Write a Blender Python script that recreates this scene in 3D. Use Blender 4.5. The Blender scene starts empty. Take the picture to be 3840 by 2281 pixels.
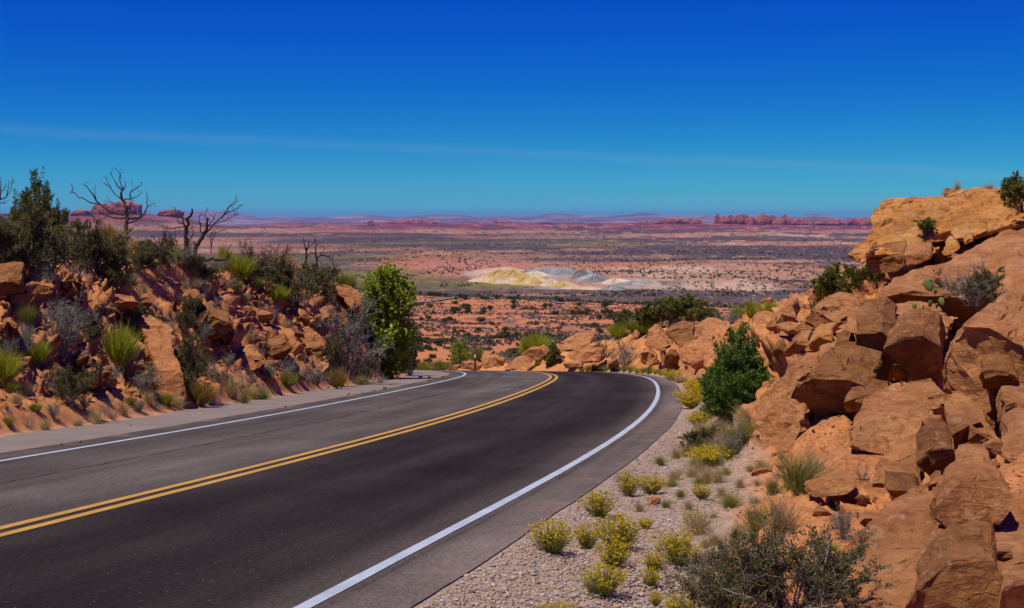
import bpy, math, random
import numpy as np
from mathutils import Vector, Matrix

sc = bpy.context.scene
C = sc.collection
R = math.radians

# ------------------------------------------------------------------ camera
FPX = 5333.0            # focal length in photograph pixels (3840 wide)
PITCH = math.atan((807.0 - 1140.5) / FPX)
cam = bpy.data.cameras.new('camera')
cam.sensor_width = 36.0
cam.lens = 36.0 * FPX / 3840.0
cam.clip_start = 0.1
cam.clip_end = 150000
camo = bpy.data.objects.new('camera', cam)
camo.rotation_euler = (R(90) + PITCH, 0, 0)
C.objects.link(camo)
sc.camera = camo

# ------------------------------------------------------------------ light
SUN_EL, SUN_AZ = 67.0, -125.0        # azimuth clockwise from +Y (the view direction)
world = bpy.data.worlds.new('World')
sc.world = world
world.use_nodes = True
wt = world.node_tree
for n in list(wt.nodes):
    wt.nodes.remove(n)
wo = wt.nodes.new('ShaderNodeOutputWorld')
bg = wt.nodes.new('ShaderNodeBackground')
sky = wt.nodes.new('ShaderNodeTexSky')
sky.sky_type = 'NISHITA'
sky.sun_disc = False
sky.sun_elevation = R(SUN_EL)
sky.sun_rotation = R(SUN_AZ)
sky.altitude = 1500
sky.air_density = 1.0
sky.dust_density = 0.0
sky.ozone_density = 6.0
hs = wt.nodes.new('ShaderNodeHueSaturation')
hs.inputs['Saturation'].default_value = 1.25
wt.links.new(sky.outputs[0], hs.inputs['Color'])
# the deep, polarised desert blue: each channel of the sky gets its own contrast
sp_ = wt.nodes.new('ShaderNodeSeparateColor')
cb_ = wt.nodes.new('ShaderNodeCombineColor')
wt.links.new(hs.outputs[0], sp_.inputs[0])
SKY_STRENGTH = 0.06
for ch, (norm, power, gain, top) in enumerate(((6.9, 2.4, .105, .3), (7.9, 1.8, .445, .55), (7.4, .35, .60, .75))):
    m1 = wt.nodes.new('ShaderNodeMath'); m1.operation = 'DIVIDE'; m1.inputs[1].default_value = norm
    m2 = wt.nodes.new('ShaderNodeMath'); m2.operation = 'POWER'; m2.inputs[1].default_value = power
    m3 = wt.nodes.new('ShaderNodeMath'); m3.operation = 'MULTIPLY'; m3.inputs[1].default_value = gain / SKY_STRENGTH
    m4 = wt.nodes.new('ShaderNodeMath'); m4.operation = 'MINIMUM'; m4.inputs[1].default_value = top / SKY_STRENGTH
    wt.links.new(sp_.outputs[ch], m1.inputs[0])
    wt.links.new(m1.outputs[0], m2.inputs[0])
    wt.links.new(m2.outputs[0], m3.inputs[0])
    wt.links.new(m3.outputs[0], m4.inputs[0])
    wt.links.new(m4.outputs[0], cb_.inputs[ch])
# a faint, long streak of cirrus crossing the sky from the left
_r1, _r2 = Vector((-.36, 1.0, .0605)).normalized(), Vector((.245, 1.0, .0330)).normalized()
_nn = _r1.cross(_r2).normalized()
tc = wt.nodes.new('ShaderNodeTexCoord')
dt_ = wt.nodes.new('ShaderNodeVectorMath'); dt_.operation = 'DOT_PRODUCT'
dt_.inputs[1].default_value = _nn
wt.links.new(tc.outputs['Generated'], dt_.inputs[0])
nz = wt.nodes.new('ShaderNodeTexNoise'); nz.inputs['Scale'].default_value = 9.0; nz.inputs['Detail'].default_value = 6
wt.links.new(tc.outputs['Generated'], nz.inputs['Vector'])
ad = wt.nodes.new('ShaderNodeMath'); ad.operation = 'MULTIPLY_ADD'; ad.inputs[1].default_value = .010; ad.inputs[2].default_value = -.005
wt.links.new(nz.outputs[0], ad.inputs[0])
sm = wt.nodes.new('ShaderNodeMath'); sm.operation = 'ADD'
wt.links.new(dt_.outputs['Value'], sm.inputs[0]); wt.links.new(ad.outputs[0], sm.inputs[1])
ab = wt.nodes.new('ShaderNodeMath'); ab.operation = 'ABSOLUTE'
wt.links.new(sm.outputs[0], ab.inputs[0])
mr_ = wt.nodes.new('ShaderNodeMapRange'); mr_.interpolation_type = 'SMOOTHSTEP'
mr_.inputs[1].default_value = 0.0; mr_.inputs[2].default_value = .006; mr_.inputs[3].default_value = .05; mr_.inputs[4].default_value = 0.0
wt.links.new(ab.outputs[0], mr_.inputs[0])
ci = wt.nodes.new('ShaderNodeMix'); ci.data_type = 'RGBA'
ci.inputs[7].default_value = (.42 / SKY_STRENGTH, .52 / SKY_STRENGTH, .72 / SKY_STRENGTH, 1)
wt.links.new(mr_.outputs[0], ci.inputs[0]); wt.links.new(cb_.outputs[0], ci.inputs[6])
wt.links.new(ci.outputs[2], bg.inputs['Color'])
bg.inputs['Strength'].default_value = SKY_STRENGTH
wt.links.new(bg.outputs[0], wo.inputs[0])

sun = bpy.data.lights.new('sun', 'SUN')
sun.energy = 4.7
sun.angle = R(0.53)
sun.color = (1.0, 0.92, 0.78)
suno = bpy.data.objects.new('sun', sun)
_el, _az = R(SUN_EL), R(SUN_AZ)
sdir = Vector((math.sin(_az) * math.cos(_el), math.cos(_az) * math.cos(_el), math.sin(_el)))
suno.rotation_euler = sdir.to_track_quat('Z', 'Y').to_euler()
C.objects.link(suno)

sc.view_settings.view_transform = 'Standard'
sc.view_settings.look = 'None'
sc.view_settings.exposure = 0.0
sc.view_settings.gamma = 1.0
sc.view_settings.use_curve_mapping = False

# ------------------------------------------------------------------ pixel helpers (photo seen at 2498 px wide)
VS = 3840.0 / 2498.0
cP, sP = math.cos(PITCH), math.sin(PITCH)


def ray(vx, vy):
    u = (vx * VS - 1920.0) / FPX
    v = -(vy * VS - 1140.5) / FPX
    return np.array([u, cP - v * sP, sP + v * cP])


def at(vx, vy, Y):
    d = ray(vx, vy)
    return d * (Y / d[1])


def vpx(P):
    P = np.asarray(P, float)
    fw = P[1] * cP + P[2] * sP
    up = -P[1] * sP + P[2] * cP
    return (1920 + FPX * P[0] / fw) / VS, (1140.5 - FPX * up / fw) / VS


# ------------------------------------------------------------------ numpy noise
def _h(ix, iy, seed):
    n = (ix.astype(np.int64) * 374761393 + iy.astype(np.int64) * 668265263 + seed * 974634777) & 0xFFFFFFFF
    n = ((n ^ (n >> 13)) * 1274126177) & 0xFFFFFFFF
    n = n ^ (n >> 16)
    n = (n * 2246822519) & 0xFFFFFFFF
    return ((n ^ (n >> 15)) & 0xFFFFFF) / float(0x1000000)


def vnoise(x, y, seed=0):
    ix, iy = np.floor(x), np.floor(y)
    fx, fy = x - ix, y - iy
    fx = fx * fx * fx * (fx * (fx * 6 - 15) + 10)
    fy = fy * fy * fy * (fy * (fy * 6 - 15) + 10)
    a, b = _h(ix, iy, seed), _h(ix + 1, iy, seed)
    c, d = _h(ix, iy + 1, seed), _h(ix + 1, iy + 1, seed)
    return (a + (b - a) * fx) * (1 - fy) + (c + (d - c) * fx) * fy


def fbm(x, y, seed=0, oct=4, gain=0.5):
    t, a, s = 0.0, 1.0, 0.0
    for i in range(oct):
        t = t + a * (vnoise(x * 2 ** i + 17.3 * i, y * 2 ** i - 9.1 * i, seed + i) * 2 - 1)
        s += a
        a *= gain
    return t / s


def cells(x, y, seed=0, jit=0.9):
    """faceted cells: a random height and a random tilt for each cell; also the distance to the cell border"""
    ix, iy = np.floor(x), np.floor(y)
    best = np.full(x.shape, 1e9)
    sec = np.full(x.shape, 1e9)
    hgt = np.zeros(x.shape)
    for dx in (-1, 0, 1):
        for dy in (-1, 0, 1):
            cx, cy = ix + dx, iy + dy
            px = cx + 0.5 + (_h(cx, cy, seed) - .5) * jit
            py = cy + 0.5 + (_h(cx, cy, seed + 1) - .5) * jit
            d = (px - x) ** 2 + (py - y) ** 2
            hh = (_h(cx, cy, seed + 2) - .5) + (_h(cx, cy, seed + 3) - .5) * 1.5 * (x - px) + (_h(cx, cy, seed + 4) - .5) * 1.5 * (y - py)
            m = d < best
            sec = np.where(m, best, np.minimum(sec, d))
            hgt = np.where(m, hh, hgt)
            best = np.where(m, d, best)
    return hgt, np.sqrt(sec) - np.sqrt(best)


def sstep(a, b, x):
    t = np.clip((x - a) / (b - a), 0, 1)
    return t * t * (3 - 2 * t)


# ------------------------------------------------------------------ the road: centre line and surface
_Q = (-3.26302893, 14.590837, 1.35346906, 3.91931757e-03, 3.57963613e-02, -1.83763684e-01, 2.19672337e-01)


def road_surf(x, y):
    z = -1.6009458 + 0.0119335 * x - 0.0779549 * y + 8.01714e-05 * x * x - 3.19820e-04 * x * y - 1.21206e-04 * y * y
    return z - 0.011 * np.maximum(0, y - 66.5) ** 2 * np.where(y < 90, 1, 0) - np.where(y < 90, 0, 1) * (0.011 * 23.5 ** 2 + .12 * (y - 90))


def _center():
    ds = 0.25
    s = np.arange(-22, 92, ds)
    u = np.clip(s, -10, None) / 60
    k = _Q[3] + _Q[4] * u + _Q[5] * u ** 2 + _Q[6] * u ** 3
    k = np.clip(k, 0, 1 / 21.0)
    k = np.where(s < -6, 0.0005, k)
    th = np.concatenate([[0], np.cumsum((k[1:] + k[:-1]) / 2 * ds)])
    i0 = np.argmin(abs(s))
    th = th - th[i0] + _Q[2]
    x = np.concatenate([[0], np.cumsum(np.cos((th[1:] + th[:-1]) / 2) * ds)])
    y = np.concatenate([[0], np.cumsum(np.sin((th[1:] + th[:-1]) / 2) * ds)])
    return x - x[i0] + _Q[0], y - y[i0] + _Q[1], th, s


RX, RY, RT, RS = _center()


def road_sd(x, y):
    """offset from the road's centre line (left positive) and the station"""
    x = np.asarray(x, float).ravel()
    y = np.asarray(y, float).ravel()
    d = np.empty(x.size)
    s = np.empty(x.size)
    sub = slice(None, None, 3)
    rx, ry, rt, rs = RX[sub], RY[sub], RT[sub], RS[sub]
    for a in range(0, x.size, 60000):
        b = slice(a, a + 60000)
        D = (x[b, None] - rx) ** 2 + (y[b, None] - ry) ** 2
        j = D.argmin(1)
        ex, ey = x[b] - rx[j], y[b] - ry[j]
        d[b] = -ex * np.sin(rt[j]) + ey * np.cos(rt[j])
        s[b] = rs[j] + ex * np.cos(rt[j]) + ey * np.sin(rt[j])
        far = np.sqrt(D.min(1))
        d[b] = np.where(far > abs(d[b]) + .5, np.sign(d[b]) * far, d[b])
    return d, s


EDGE_R, EDGE_L = -4.12, 5.65     # pavement edges
# ------------------------------------------------------------------ terrain control points: (photo x, photo y at 2498 wide, metres ahead)
S = 1 / VS
CP = []


def cps(col):
    for px, py, d in col:
        CP.append(at(px * S, py * S, d))


def bank_col(px, ys, run, dmin, g=.25, dmax=90, back=(), conc=0.0):
    """points of one photo column: the bank leaves the pavement with the given run per metre of rise"""
    ds = np.linspace(dmin, dmax, 900)
    last = None
    for py in ys:
        P = ray(px * S, py * S)[None] * (ds / ray(px * S, py * S)[1])[:, None]
        d, s = road_sd(P[:, 0], P[:, 1])
        out = np.maximum(d - EDGE_L, EDGE_R - d)
        h = P[:, 2] - road_surf(P[:, 0], P[:, 1])
        ok = out >= g + run * np.maximum(h, 0)
        if not ok.any():
            print('no bank', px, py)
            continue
        i = int(np.argmax(ok))
        last = ds[i]
        CP.append(P[i])
    for py, dd in back:
        CP.append(at(px * S, py * S, last + dd))


# left bank
bank_col(-500, (1640, 1500, 1350, 1200, 1040), .95, 14, back=((1000, 5), (990, 12)))
bank_col(-250, (1610, 1470, 1330, 1200, 1055), 1.0, 16, back=((1020, 4), (1000, 10)))
bank_col(0, (1580, 1430, 1300, 1180, 1062), 1.0, 18, back=((1030, 3.5), (1000, 9)))
bank_col(150, (1560, 1430, 1310, 1190, 1075), 1.0, 19, back=((1035, 3), (1010, 9)))
bank_col(300, (1530, 1430, 1320, 1200, 1085), .97, 20, back=((1035, 3), (985, 8)))
bank_col(390, (1510, 1400, 1290, 1170, 1060, 990), 1.0, 21, back=((970, 3), (960, 6)))
bank_col(480, (1500, 1380, 1260, 1130, 1020, 930), 1.0, 22, back=((935, 3),))
bank_col(650, (1470, 1360, 1240, 1120, 990), .88, 25, back=((1000, 3.5),))
bank_col(800, (1440, 1330, 1200, 1100, 1018), .78, 27, back=((1030, 4),))
bank_col(1000, (1420, 1310, 1200, 1100, 1025), .68, 31, back=((1045, 4),))
bank_col(1180, (1400, 1300, 1190, 1090, 1035), .56, 35, back=((1060, 4),))
bank_col(1330, (1390, 1290, 1190, 1115), .40, 39, back=((1115, 2.5),))
cps([(1410, 1370, 56), (1300, 1240, 66)])
# behind the left crest
cps([(-300, 1040, 44), (0, 1060, 46), (480, 1090, 47), (800, 1150, 58), (1100, 1220, 68), (0, 1130, 70), (500, 1170, 74), (900, 1240, 80), (1300, 1350, 80), (-600, 1100, 60)])
# right bank
cps([(3200, 2281, 8.3), (3500, 2281, 7.6), (3840, 2281, 6.9), (4300, 2281, 6.0), (4300, 1600, 8.5), (4300, 1000, 13), (4300, 760, 22), (4400, 720, 32)])
cps([(3840, 1950, 8.6), (3840, 1650, 10.3), (3840, 1350, 12.6), (3840, 1150, 15.2), (3840, 960, 19.5), (3840, 820, 24), (3840, 790, 28), (3840, 800, 34)])
cps([(3500, 2000, 9.2), (3500, 1780, 11), (3500, 1560, 13), (3500, 1330, 15.3), (3500, 1180, 17.8), (3500, 1080, 20.6), (3500, 980, 23.6), (3500, 880, 26.2), (3500, 790, 29.5), (3500, 790, 34)])
cps([(3250, 1850, 11.2), (3250, 1680, 13.0), (3250, 1480, 15.2), (3250, 1300, 17.6), (3250, 1180, 20), (3250, 1110, 22.5), (3290, 1020, 25.0), (3290, 950, 28), (3310, 930, 34)])
cps([(3050, 1780, 13.3), (3050, 1640, 15.4), (3050, 1450, 17.6), (3050, 1300, 20), (3050, 1180, 23.4), (3100, 1110, 27), (3080, 1130, 32)])
cps([(2860, 1640, 17.7), (2870, 1500, 20), (2870, 1360, 23), (2890, 1230, 27), (2900, 1190, 31), (2900, 1260, 39)])
bank_col(2720, (1420, 1340, 1260), 1.0, 20, g=.9, back=((1240, 5), (1300, 12)))
bank_col(2600, (1390, 1320, 1245), .9, 28, g=.9, back=((1230, 5), (1300, 12)))
bank_col(2450, (1385, 1310, 1235), .9, 34, g=.7, back=((1235, 5), (1310, 12)))
bank_col(2300, (1380, 1330, 1270), .9, 44, g=.7, back=((1275, 5), (1350, 12)))
bank_col(2100, (1382, 1335, 1315), 1.0, 52, g=.7, back=((1330, 5), (1385, 14)))
bank_col(1930, (1384, 1352), 1.0, 60, g=.9, back=((1352, 5), (1400, 12)))
bank_col(1760, (1384, 1358), 1.0, 64, g=.9, back=((1360, 4), (1405, 12)))
cps([(1600, 1400, 96), (1850, 1405, 106), (2200, 1395, 106), (2600, 1360, 104), (3000, 1290, 70), (3300, 1000, 48), (3900, 900, 60), (1500, 1405, 106), (1000, 1340, 106), (300, 1280, 106), (3000, 1330, 110), (3800, 1250, 110)])
CP = np.array(CP)
# points along the pavement edges, level with the road
_e = []
for off in (EDGE_R - 0.25, EDGE_L + 0.2):
    for i in range(0, len(RS), 10):
        if RY[i] > 2:
            X, Y = RX[i] - math.sin(RT[i]) * off, RY[i] + math.cos(RT[i]) * off
            _e.append((X, Y, float(road_surf(X, Y)) - 0.03))
# gravel shoulder, level with the road
for s0, off in ((-14, -6.2), (-10, -6.4), (-6, -6.3), (-2, -6.0), (2, -5.8), (6, -5.2), (-14, -9), (-20, -7), (-20, -12)):
    i = int(np.argmin(abs(RS - s0)))
    X, Y = RX[i] - math.sin(RT[i]) * off, RY[i] + math.cos(RT[i]) * off
    _e.append((X, Y, float(road_surf(X, Y)) - 0.05))
CP = np.vstack([CP, np.array(_e)])
_mc = 0.8


def _phi(r2):
    return -np.sqrt(r2 + _mc * _mc)


def _fit():
    n = len(CP)
    D = (CP[:, None, 0] - CP[None, :, 0]) ** 2 + (CP[:, None, 1] - CP[None, :, 1]) ** 2
    A = np.zeros((n + 3, n + 3))
    A[:n, :n] = _phi(D) + np.eye(n) * 0.12
    A[:n, n] = A[n, :n] = 1
    A[:n, n + 1] = A[n + 1, :n] = CP[:, 0]
    A[:n, n + 2] = A[n + 2, :n] = CP[:, 1]
    return np.linalg.solve(A, np.concatenate([CP[:, 2], [0, 0, 0]]))


_w = _fit()


def rbf(x, y):
    out = np.empty(x.size)
    n = len(CP)
    for a in range(0, x.size, 40000):
        b = slice(a, a + 40000)
        D = (x[b, None] - CP[:, 0]) ** 2 + (y[b, None] - CP[:, 1]) ** 2
        out[b] = _phi(D) @ _w[:n] + _w[n] + _w[n + 1] * x[b] + _w[n + 2] * y[b]
    return out


# far profile: (photo y at 3840 wide, metres)
_FR = [(1400, 95), (1392, 120), (1330, 165), (1230, 270), (1160, 400), (1118, 520), (1112, 640), (1104, 1000), (1040, 1350), (985, 1800), (935, 2700), (895, 4200), (868, 6000), (854, 8000), (849, 11000), (846, 16000), (842, 30000), (840, 60000)]
_fr = np.log(np.array([r for y, r in _FR]))
_fz = np.array([-(y - 807.) / FPX * r for y, r in _FR])


def az_px(x, y):
    """photo x (3840 wide) of a far point"""
    return 1920 + FPX * x / np.maximum(y, 1e-3)


def far_z(x, y):
    r = np.hypot(x, y)
    z = np.interp(np.log(np.maximum(r, 50)), _fr, _fz)
    p = np.where(y > 1, az_px(x, y), 0)
    # the orange slope dips to the right, its ridge carries the far road
    tilt = np.clip((p - 1500) / 1000, -1.2, 1.6) * sstep(200, 480, r) * (1 - sstep(700, 1000, r))
    z = z - tilt * 34 / FPX * r
    near = sstep(110, 200, r) * (1 - sstep(480, 800, r))
    z = z + near * (fbm(x / 60, y / 60, 5, 3) * 1.6 + fbm(x / 9, y / 9, 6, 3) * 0.35)
    mid = sstep(900, 1300, r)
    n1 = fbm(x / 420 + 3, y / 420, 11, 4)
    z = z + mid * (n1 * 7 + np.abs(fbm(x / 130, y / 130, 12, 3)) * 5 * sstep(-.1, .3, n1)) * (1 + .6 * sstep(2500, 6000, r)) * (.25 + .75 * np.clip(sstep(1700, 2300, p) + sstep(4200, 5200, r), 0, 1))
    # yellow and grey badland mounds
    b = bad_mask(p, r)
    rid = 1 - np.abs(fbm(x / 48, y / 60, 21, 4, .5)) * 2.4
    gul = np.abs(fbm(x / 13, y / 26, 23, 3))
    z = z + sstep(.1, .75, b) * (.6 * rid - .5 * gul)
    # red country rising on the right and in the middle
    up = sstep(5200, 9500, r) * sstep(1000, 1500, p + 500 * fbm(x / 2500, y / 2500, 31, 3))
    top = np.interp(p, [900, 1100, 1500, 1900, 2300, 2600, 3000, 3400, 4200], [5, 17, 16, 12, 8, 6, 4, 4, 6])
    z = z + up * (top / FPX * 9500 * .9 + fbm(x / 700, y / 700, 33, 4) * 8 + 7 * np.abs(fbm(x / 250, y / 250, 34, 3)))
    # the same on the left, below the butte
    upl = sstep(4800, 7500, r) * (1 - sstep(640, 900, p))
    z = z + upl * (70 * np.interp(p, [-500, 250, 480, 700, 850], [.9, 1.0, 1.15, .8, .1]) + fbm(x / 500, y / 500, 35, 4) * 10)
    return z


def bad_mask(p, r):
    # the mounds run from upper left to lower right in the photograph
    c = np.interp(p, [1650, 1800, 2000, 2250, 2500, 2800], [1430, 1370, 1290, 1180, 1110, 1060])
    w = np.interp(p, [1700, 1850, 2050, 2300, 2500], [90, 190, 180, 80, 40])
    return np.exp(-((r - c) / w) ** 2) * sstep(1690, 1830, p) * (1 - sstep(2380, 2560, p))


def SINK(x, y, d, out):
    """bare ground lies a little below the faces of the blocks set in it"""
    r_ = sstep(1.9, 3.2, out) * (1 - sstep(30, 36, y)) * (.28 + .42 * sstep(10, 14, y) + .05 * sstep(21, 24, y))
    l_ = sstep(.5, 1.2, out) * .22 * (1 - sstep(2.6, 3.4, out))
    return np.where(d < 0, r_, l_)


def ground_z(x, y, detail=True):
    x = np.atleast_1d(np.asarray(x, float)).ravel()
    y = np.atleast_1d(np.asarray(y, float)).ravel()
    r = np.hypot(x, y)
    z = np.empty(x.size)
    nr = (r < 118) & (y > -30)
    zf = far_z(x, y)
    z[:] = zf
    if nr.any():
        xn, yn = x[nr], y[nr]
        d, s = road_sd(xn, yn)
        rs_ = road_surf(xn, yn)
        zn = rbf(xn, yn)
        out = np.maximum(d - EDGE_L, EDGE_R - d)
        left = d > 0
        if detail:
            dz, _ = near_detail(xn, yn, d, s, out)
            zn = zn + dz - SINK(xn, yn, d, out)
        onroad = 1 - sstep(0.05, 0.5, out)
        zn = zn * (1 - onroad) + (rs_ + .002) * onroad
        # under the pavement
        zn = np.where(out < 0.06, np.minimum(zn, rs_ - 0.04 * (1 - sstep(-.3, -.1, out)) + .004), zn)
        k = sstep(88, 116, r[nr])
        z[nr] = zn * (1 - k) + zf[nr] * k
    return z


def rockiness(x, y, d, s, out):
    """0 sand/soil, 1 broken rock"""
    left = d > 0
    n = fbm(x / 2.2, y / 2.2, 51, 3)
    # left: sandy apron near the shoulder at first, bare sandy slope below the dead tree
    rl = sstep(.2, 1.5, out + n * .9 + sstep(8, 16, s) * .9)
    px = az_px(x, y)
    sand = sstep(420, 520, px) * (1 - sstep(640, 800, px)) * sstep(29.0, 31.0, y)
    rl = rl * (1 - .75 * sand) * (1 - .8 * sstep(4.2, 6.5, out + n))
    k15 = sstep(13, 17, y)
    rr = sstep(1.3 - .5 * k15, 2.6 - .9 * k15, out + n * .5)
    i = sstep(38, 46, y)
    rr = rr * (1 - i) + i * sstep(.3, 1.0, out + n * .5)
    rr = rr * (1 - .85 * sstep(60, 70, y))
    return np.where(left, rl, rr)


def near_detail(x, y, d, s, out):
    rk = rockiness(x, y, d, s, out)
    left = d > 0
    amp = sstep(0.1, 1.2, out)
    wx = x + .25 * fbm(x * 1.1, y * 1.1, 61, 2)
    wy = y + .25 * fbm(x * 1.1, y * 1.1, 64, 2)
    # left bank: broken chunks laid along the slope
    ws = s + .3 * fbm(x * 1.1, y * 1.1, 61, 2)
    wo_ = out + .16 * fbm(x * 1.4, y * 1.4, 64, 2)
    c1, e1 = cells(ws / 1.0 + .35 * wo_, wo_ / .5, 71)
    c2, e2 = cells(ws / .42, wo_ / .24, 75)
    c3, e3 = cells(ws / .18, wo_ / .11, 79)
    zl = (c1 * .32 + .10) * sstep(0, .16, e1) + (c2 * .19 + .06) * sstep(0, .2, e2) + (c3 * .12 + .03) * sstep(0, .3, e3) - .17
    # right bank: slabs and ledges stepping down to the road
    q1, f1 = cells(ws / 1.7 + .3 * wo_, wo_ / .8, 91)
    q2, f2 = cells(ws / .62, wo_ / .34, 95)
    q3, f3 = cells(ws / .24, wo_ / .15, 97)
    slab = sstep(.5, .62, vnoise(wx / 1.7, wy / 1.7, 99))
    zr = (q1 * .42 + .18) * sstep(0, .14, f1) + (q2 * .22 + .08) * sstep(0, .2, f2) * (1 - .5 * slab) + (q3 * .1 + .03) * sstep(0, .3, f3) * (1 - .8 * slab) - .16 + fbm(x * 1.5, y * 1.5, 101, 3) * .05
    # calmer high on the mesa rock
    soft = fbm(x / 1.3, y / 1.3, 111, 4) * .10 + fbm(x * 3, y * 3, 113, 3) * .03
    zr = zr * (.45 + .55 * sstep(9, 15, y))
    z = rk * np.where(left, zl, zr) + (1 - rk) * soft
    return z * amp, rk


def hit(vx, vy, r0=5.0, r1=110.0, detail=True, n=1400):
    d = ray(vx, vy)
    t = np.exp(np.linspace(math.log(r0), math.log(r1), n))
    P = d[None] * t[:, None]
    g = P[:, 2] - ground_z(P[:, 0], P[:, 1], detail)
    i = int(np.argmax(g < 0))
    if g[i] >= 0:
        return None
    return P[i]


# ------------------------------------------------------------------ mesh helpers
def mesh_np(name, V, F, smooth=False):
    """V (n,3), F (m,k) int array"""
    me = bpy.data.meshes.new(name)
    V = np.asarray(V, np.float32)
    F = np.asarray(F, np.int32)
    m, k = F.shape
    me.vertices.add(len(V))
    me.vertices.foreach_set('co', V.ravel())
    me.loops.add(m * k)
    me.loops.foreach_set('vertex_index', F.ravel())
    me.polygons.add(m)
    me.polygons.foreach_set('loop_start', np.arange(0, m * k, k, dtype=np.int32))
    me.polygons.foreach_set('loop_total', np.full(m, k, np.int32))
    if smooth:
        me.polygons.foreach_set('use_smooth', np.ones(m, bool))
    me.update(calc_edges=True)
    return me


def attr(me, name, vals, domain='POINT', kind='FLOAT'):
    a = me.attributes.new(name, kind, domain)
    if kind == 'FLOAT':
        a.data.foreach_set('value', np.asarray(vals, np.float32).ravel())
    else:
        c = np.ones((len(vals), 4), np.float32)
        c[:, :3] = vals
        a.data.foreach_set('color', c.ravel())


def link(name, data, parent=None, mat=None):
    o = bpy.data.objects.new(name, data)
    C.objects.link(o)
    if parent is not None:
        o.parent = parent
    if mat is not None:
        data.materials.append(mat)
    return o


def tag(o, label=None, cat=None, group=None, kind=None):
    if label:
        o['label'] = label
    if cat:
        o['category'] = cat
    if group:
        o['group'] = group
    if kind:
        o['kind'] = kind
    return o


# ------------------------------------------------------------------ node helper
class NT:
    def __init__(self, name):
        self.m = bpy.data.materials.new(name)
        self.m.use_nodes = True
        self.t = self.m.node_tree
        for n in list(self.t.nodes):
            self.t.nodes.remove(n)
        self.out = self.n('ShaderNodeOutputMaterial')

    def n(self, kind, **kw):
        nd = self.t.nodes.new(kind)
        for k, v in kw.items():
            if k in nd.inputs:
                self.set(nd.inputs[k], v)
            else:
                setattr(nd, k, v)
        return nd

    def set(self, sock, v):
        if hasattr(v, 'is_output') or hasattr(v, 'links'):
            self.t.links.new(v, sock)
        else:
            sock.default_value = v

    def noise(self, vec, scale, detail=4, rough=.55, out='Fac', dist=0):
        nd = self.n('ShaderNodeTexNoise')
        self.t.links.new(vec, nd.inputs['Vector'])
        nd.inputs['Scale'].default_value = scale
        nd.inputs['Detail'].default_value = detail
        nd.inputs['Roughness'].default_value = rough
        nd.inputs['Distortion'].default_value = dist
        return nd.outputs[out]

    def voro(self, vec, scale, out='Distance', feature='F1'):
        nd = self.n('ShaderNodeTexVoronoi')
        nd.feature = feature
        self.t.links.new(vec, nd.inputs['Vector'])
        nd.inputs['Scale'].default_value = scale
        return nd.outputs[out]

    def ramp(self, fac, stops, interp='LINEAR'):
        nd = self.n('ShaderNodeValToRGB')
        cr = nd.color_ramp
        cr.interpolation = interp
        while len(cr.elements) < len(stops):
            cr.elements.new(.5)
        for e, (p, c) in zip(cr.elements, stops):
            e.position = p
            e.color = (c, c, c, 1) if isinstance(c, (int, float)) else (*c, 1)
        self.t.links.new(fac, nd.inputs[0])
        return nd.outputs[0]

    def mix(self, fac, a, b, mode='MIX'):
        nd = self.n('ShaderNodeMix')
        nd.data_type = 'RGBA'
        nd.blend_type = mode
        self.set(nd.inputs[0], fac)
        for s, v in ((nd.inputs[6], a), (nd.inputs[7], b)):
            if isinstance(v, (tuple, list)):
                s.default_value = (*v[:3], 1)
            else:
                self.set(s, v)
        return nd.outputs[2]

    def math(self, op, a, b=0.0):
        nd = self.n('ShaderNodeMath')
        nd.operation = op
        self.set(nd.inputs[0], a)
        self.set(nd.inputs[1], b)
        return nd.outputs[0]

    def bump(self, h, strength=.5, dist=.05, normal=None):
        nd = self.n('ShaderNodeBump')
        self.t.links.new(h, nd.inputs['Height'])
        nd.inputs['Strength'].default_value = strength
        nd.inputs['Distance'].default_value = dist
        if normal is not None:
            self.t.links.new(normal, nd.inputs['Normal'])
        return nd.outputs[0]

    def bsdf(self, col, rough=.9, spec=.2, normal=None):
        b = self.n('ShaderNodeBsdfPrincipled')
        self.set(b.inputs['Base Color'], (*col, 1) if isinstance(col, tuple) else col)
        self.set(b.inputs['Roughness'], rough)
        b.inputs['Specular IOR Level'].default_value = spec
        if normal is not None:
            self.t.links.new(normal, b.inputs['Normal'])
        return b.outputs[0]

    def done(self, sh):
        self.t.links.new(sh, self.out.inputs['Surface'])
        return self.m

    def pos(self):
        return self.n('ShaderNodeNewGeometry').outputs['Position']

    def obj(self):
        return self.n('ShaderNodeTexCoord').outputs['Object']

    def att(self, name, out='Fac'):
        nd = self.n('ShaderNodeAttribute')
        nd.attribute_name = name
        return nd.outputs[out]


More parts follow.
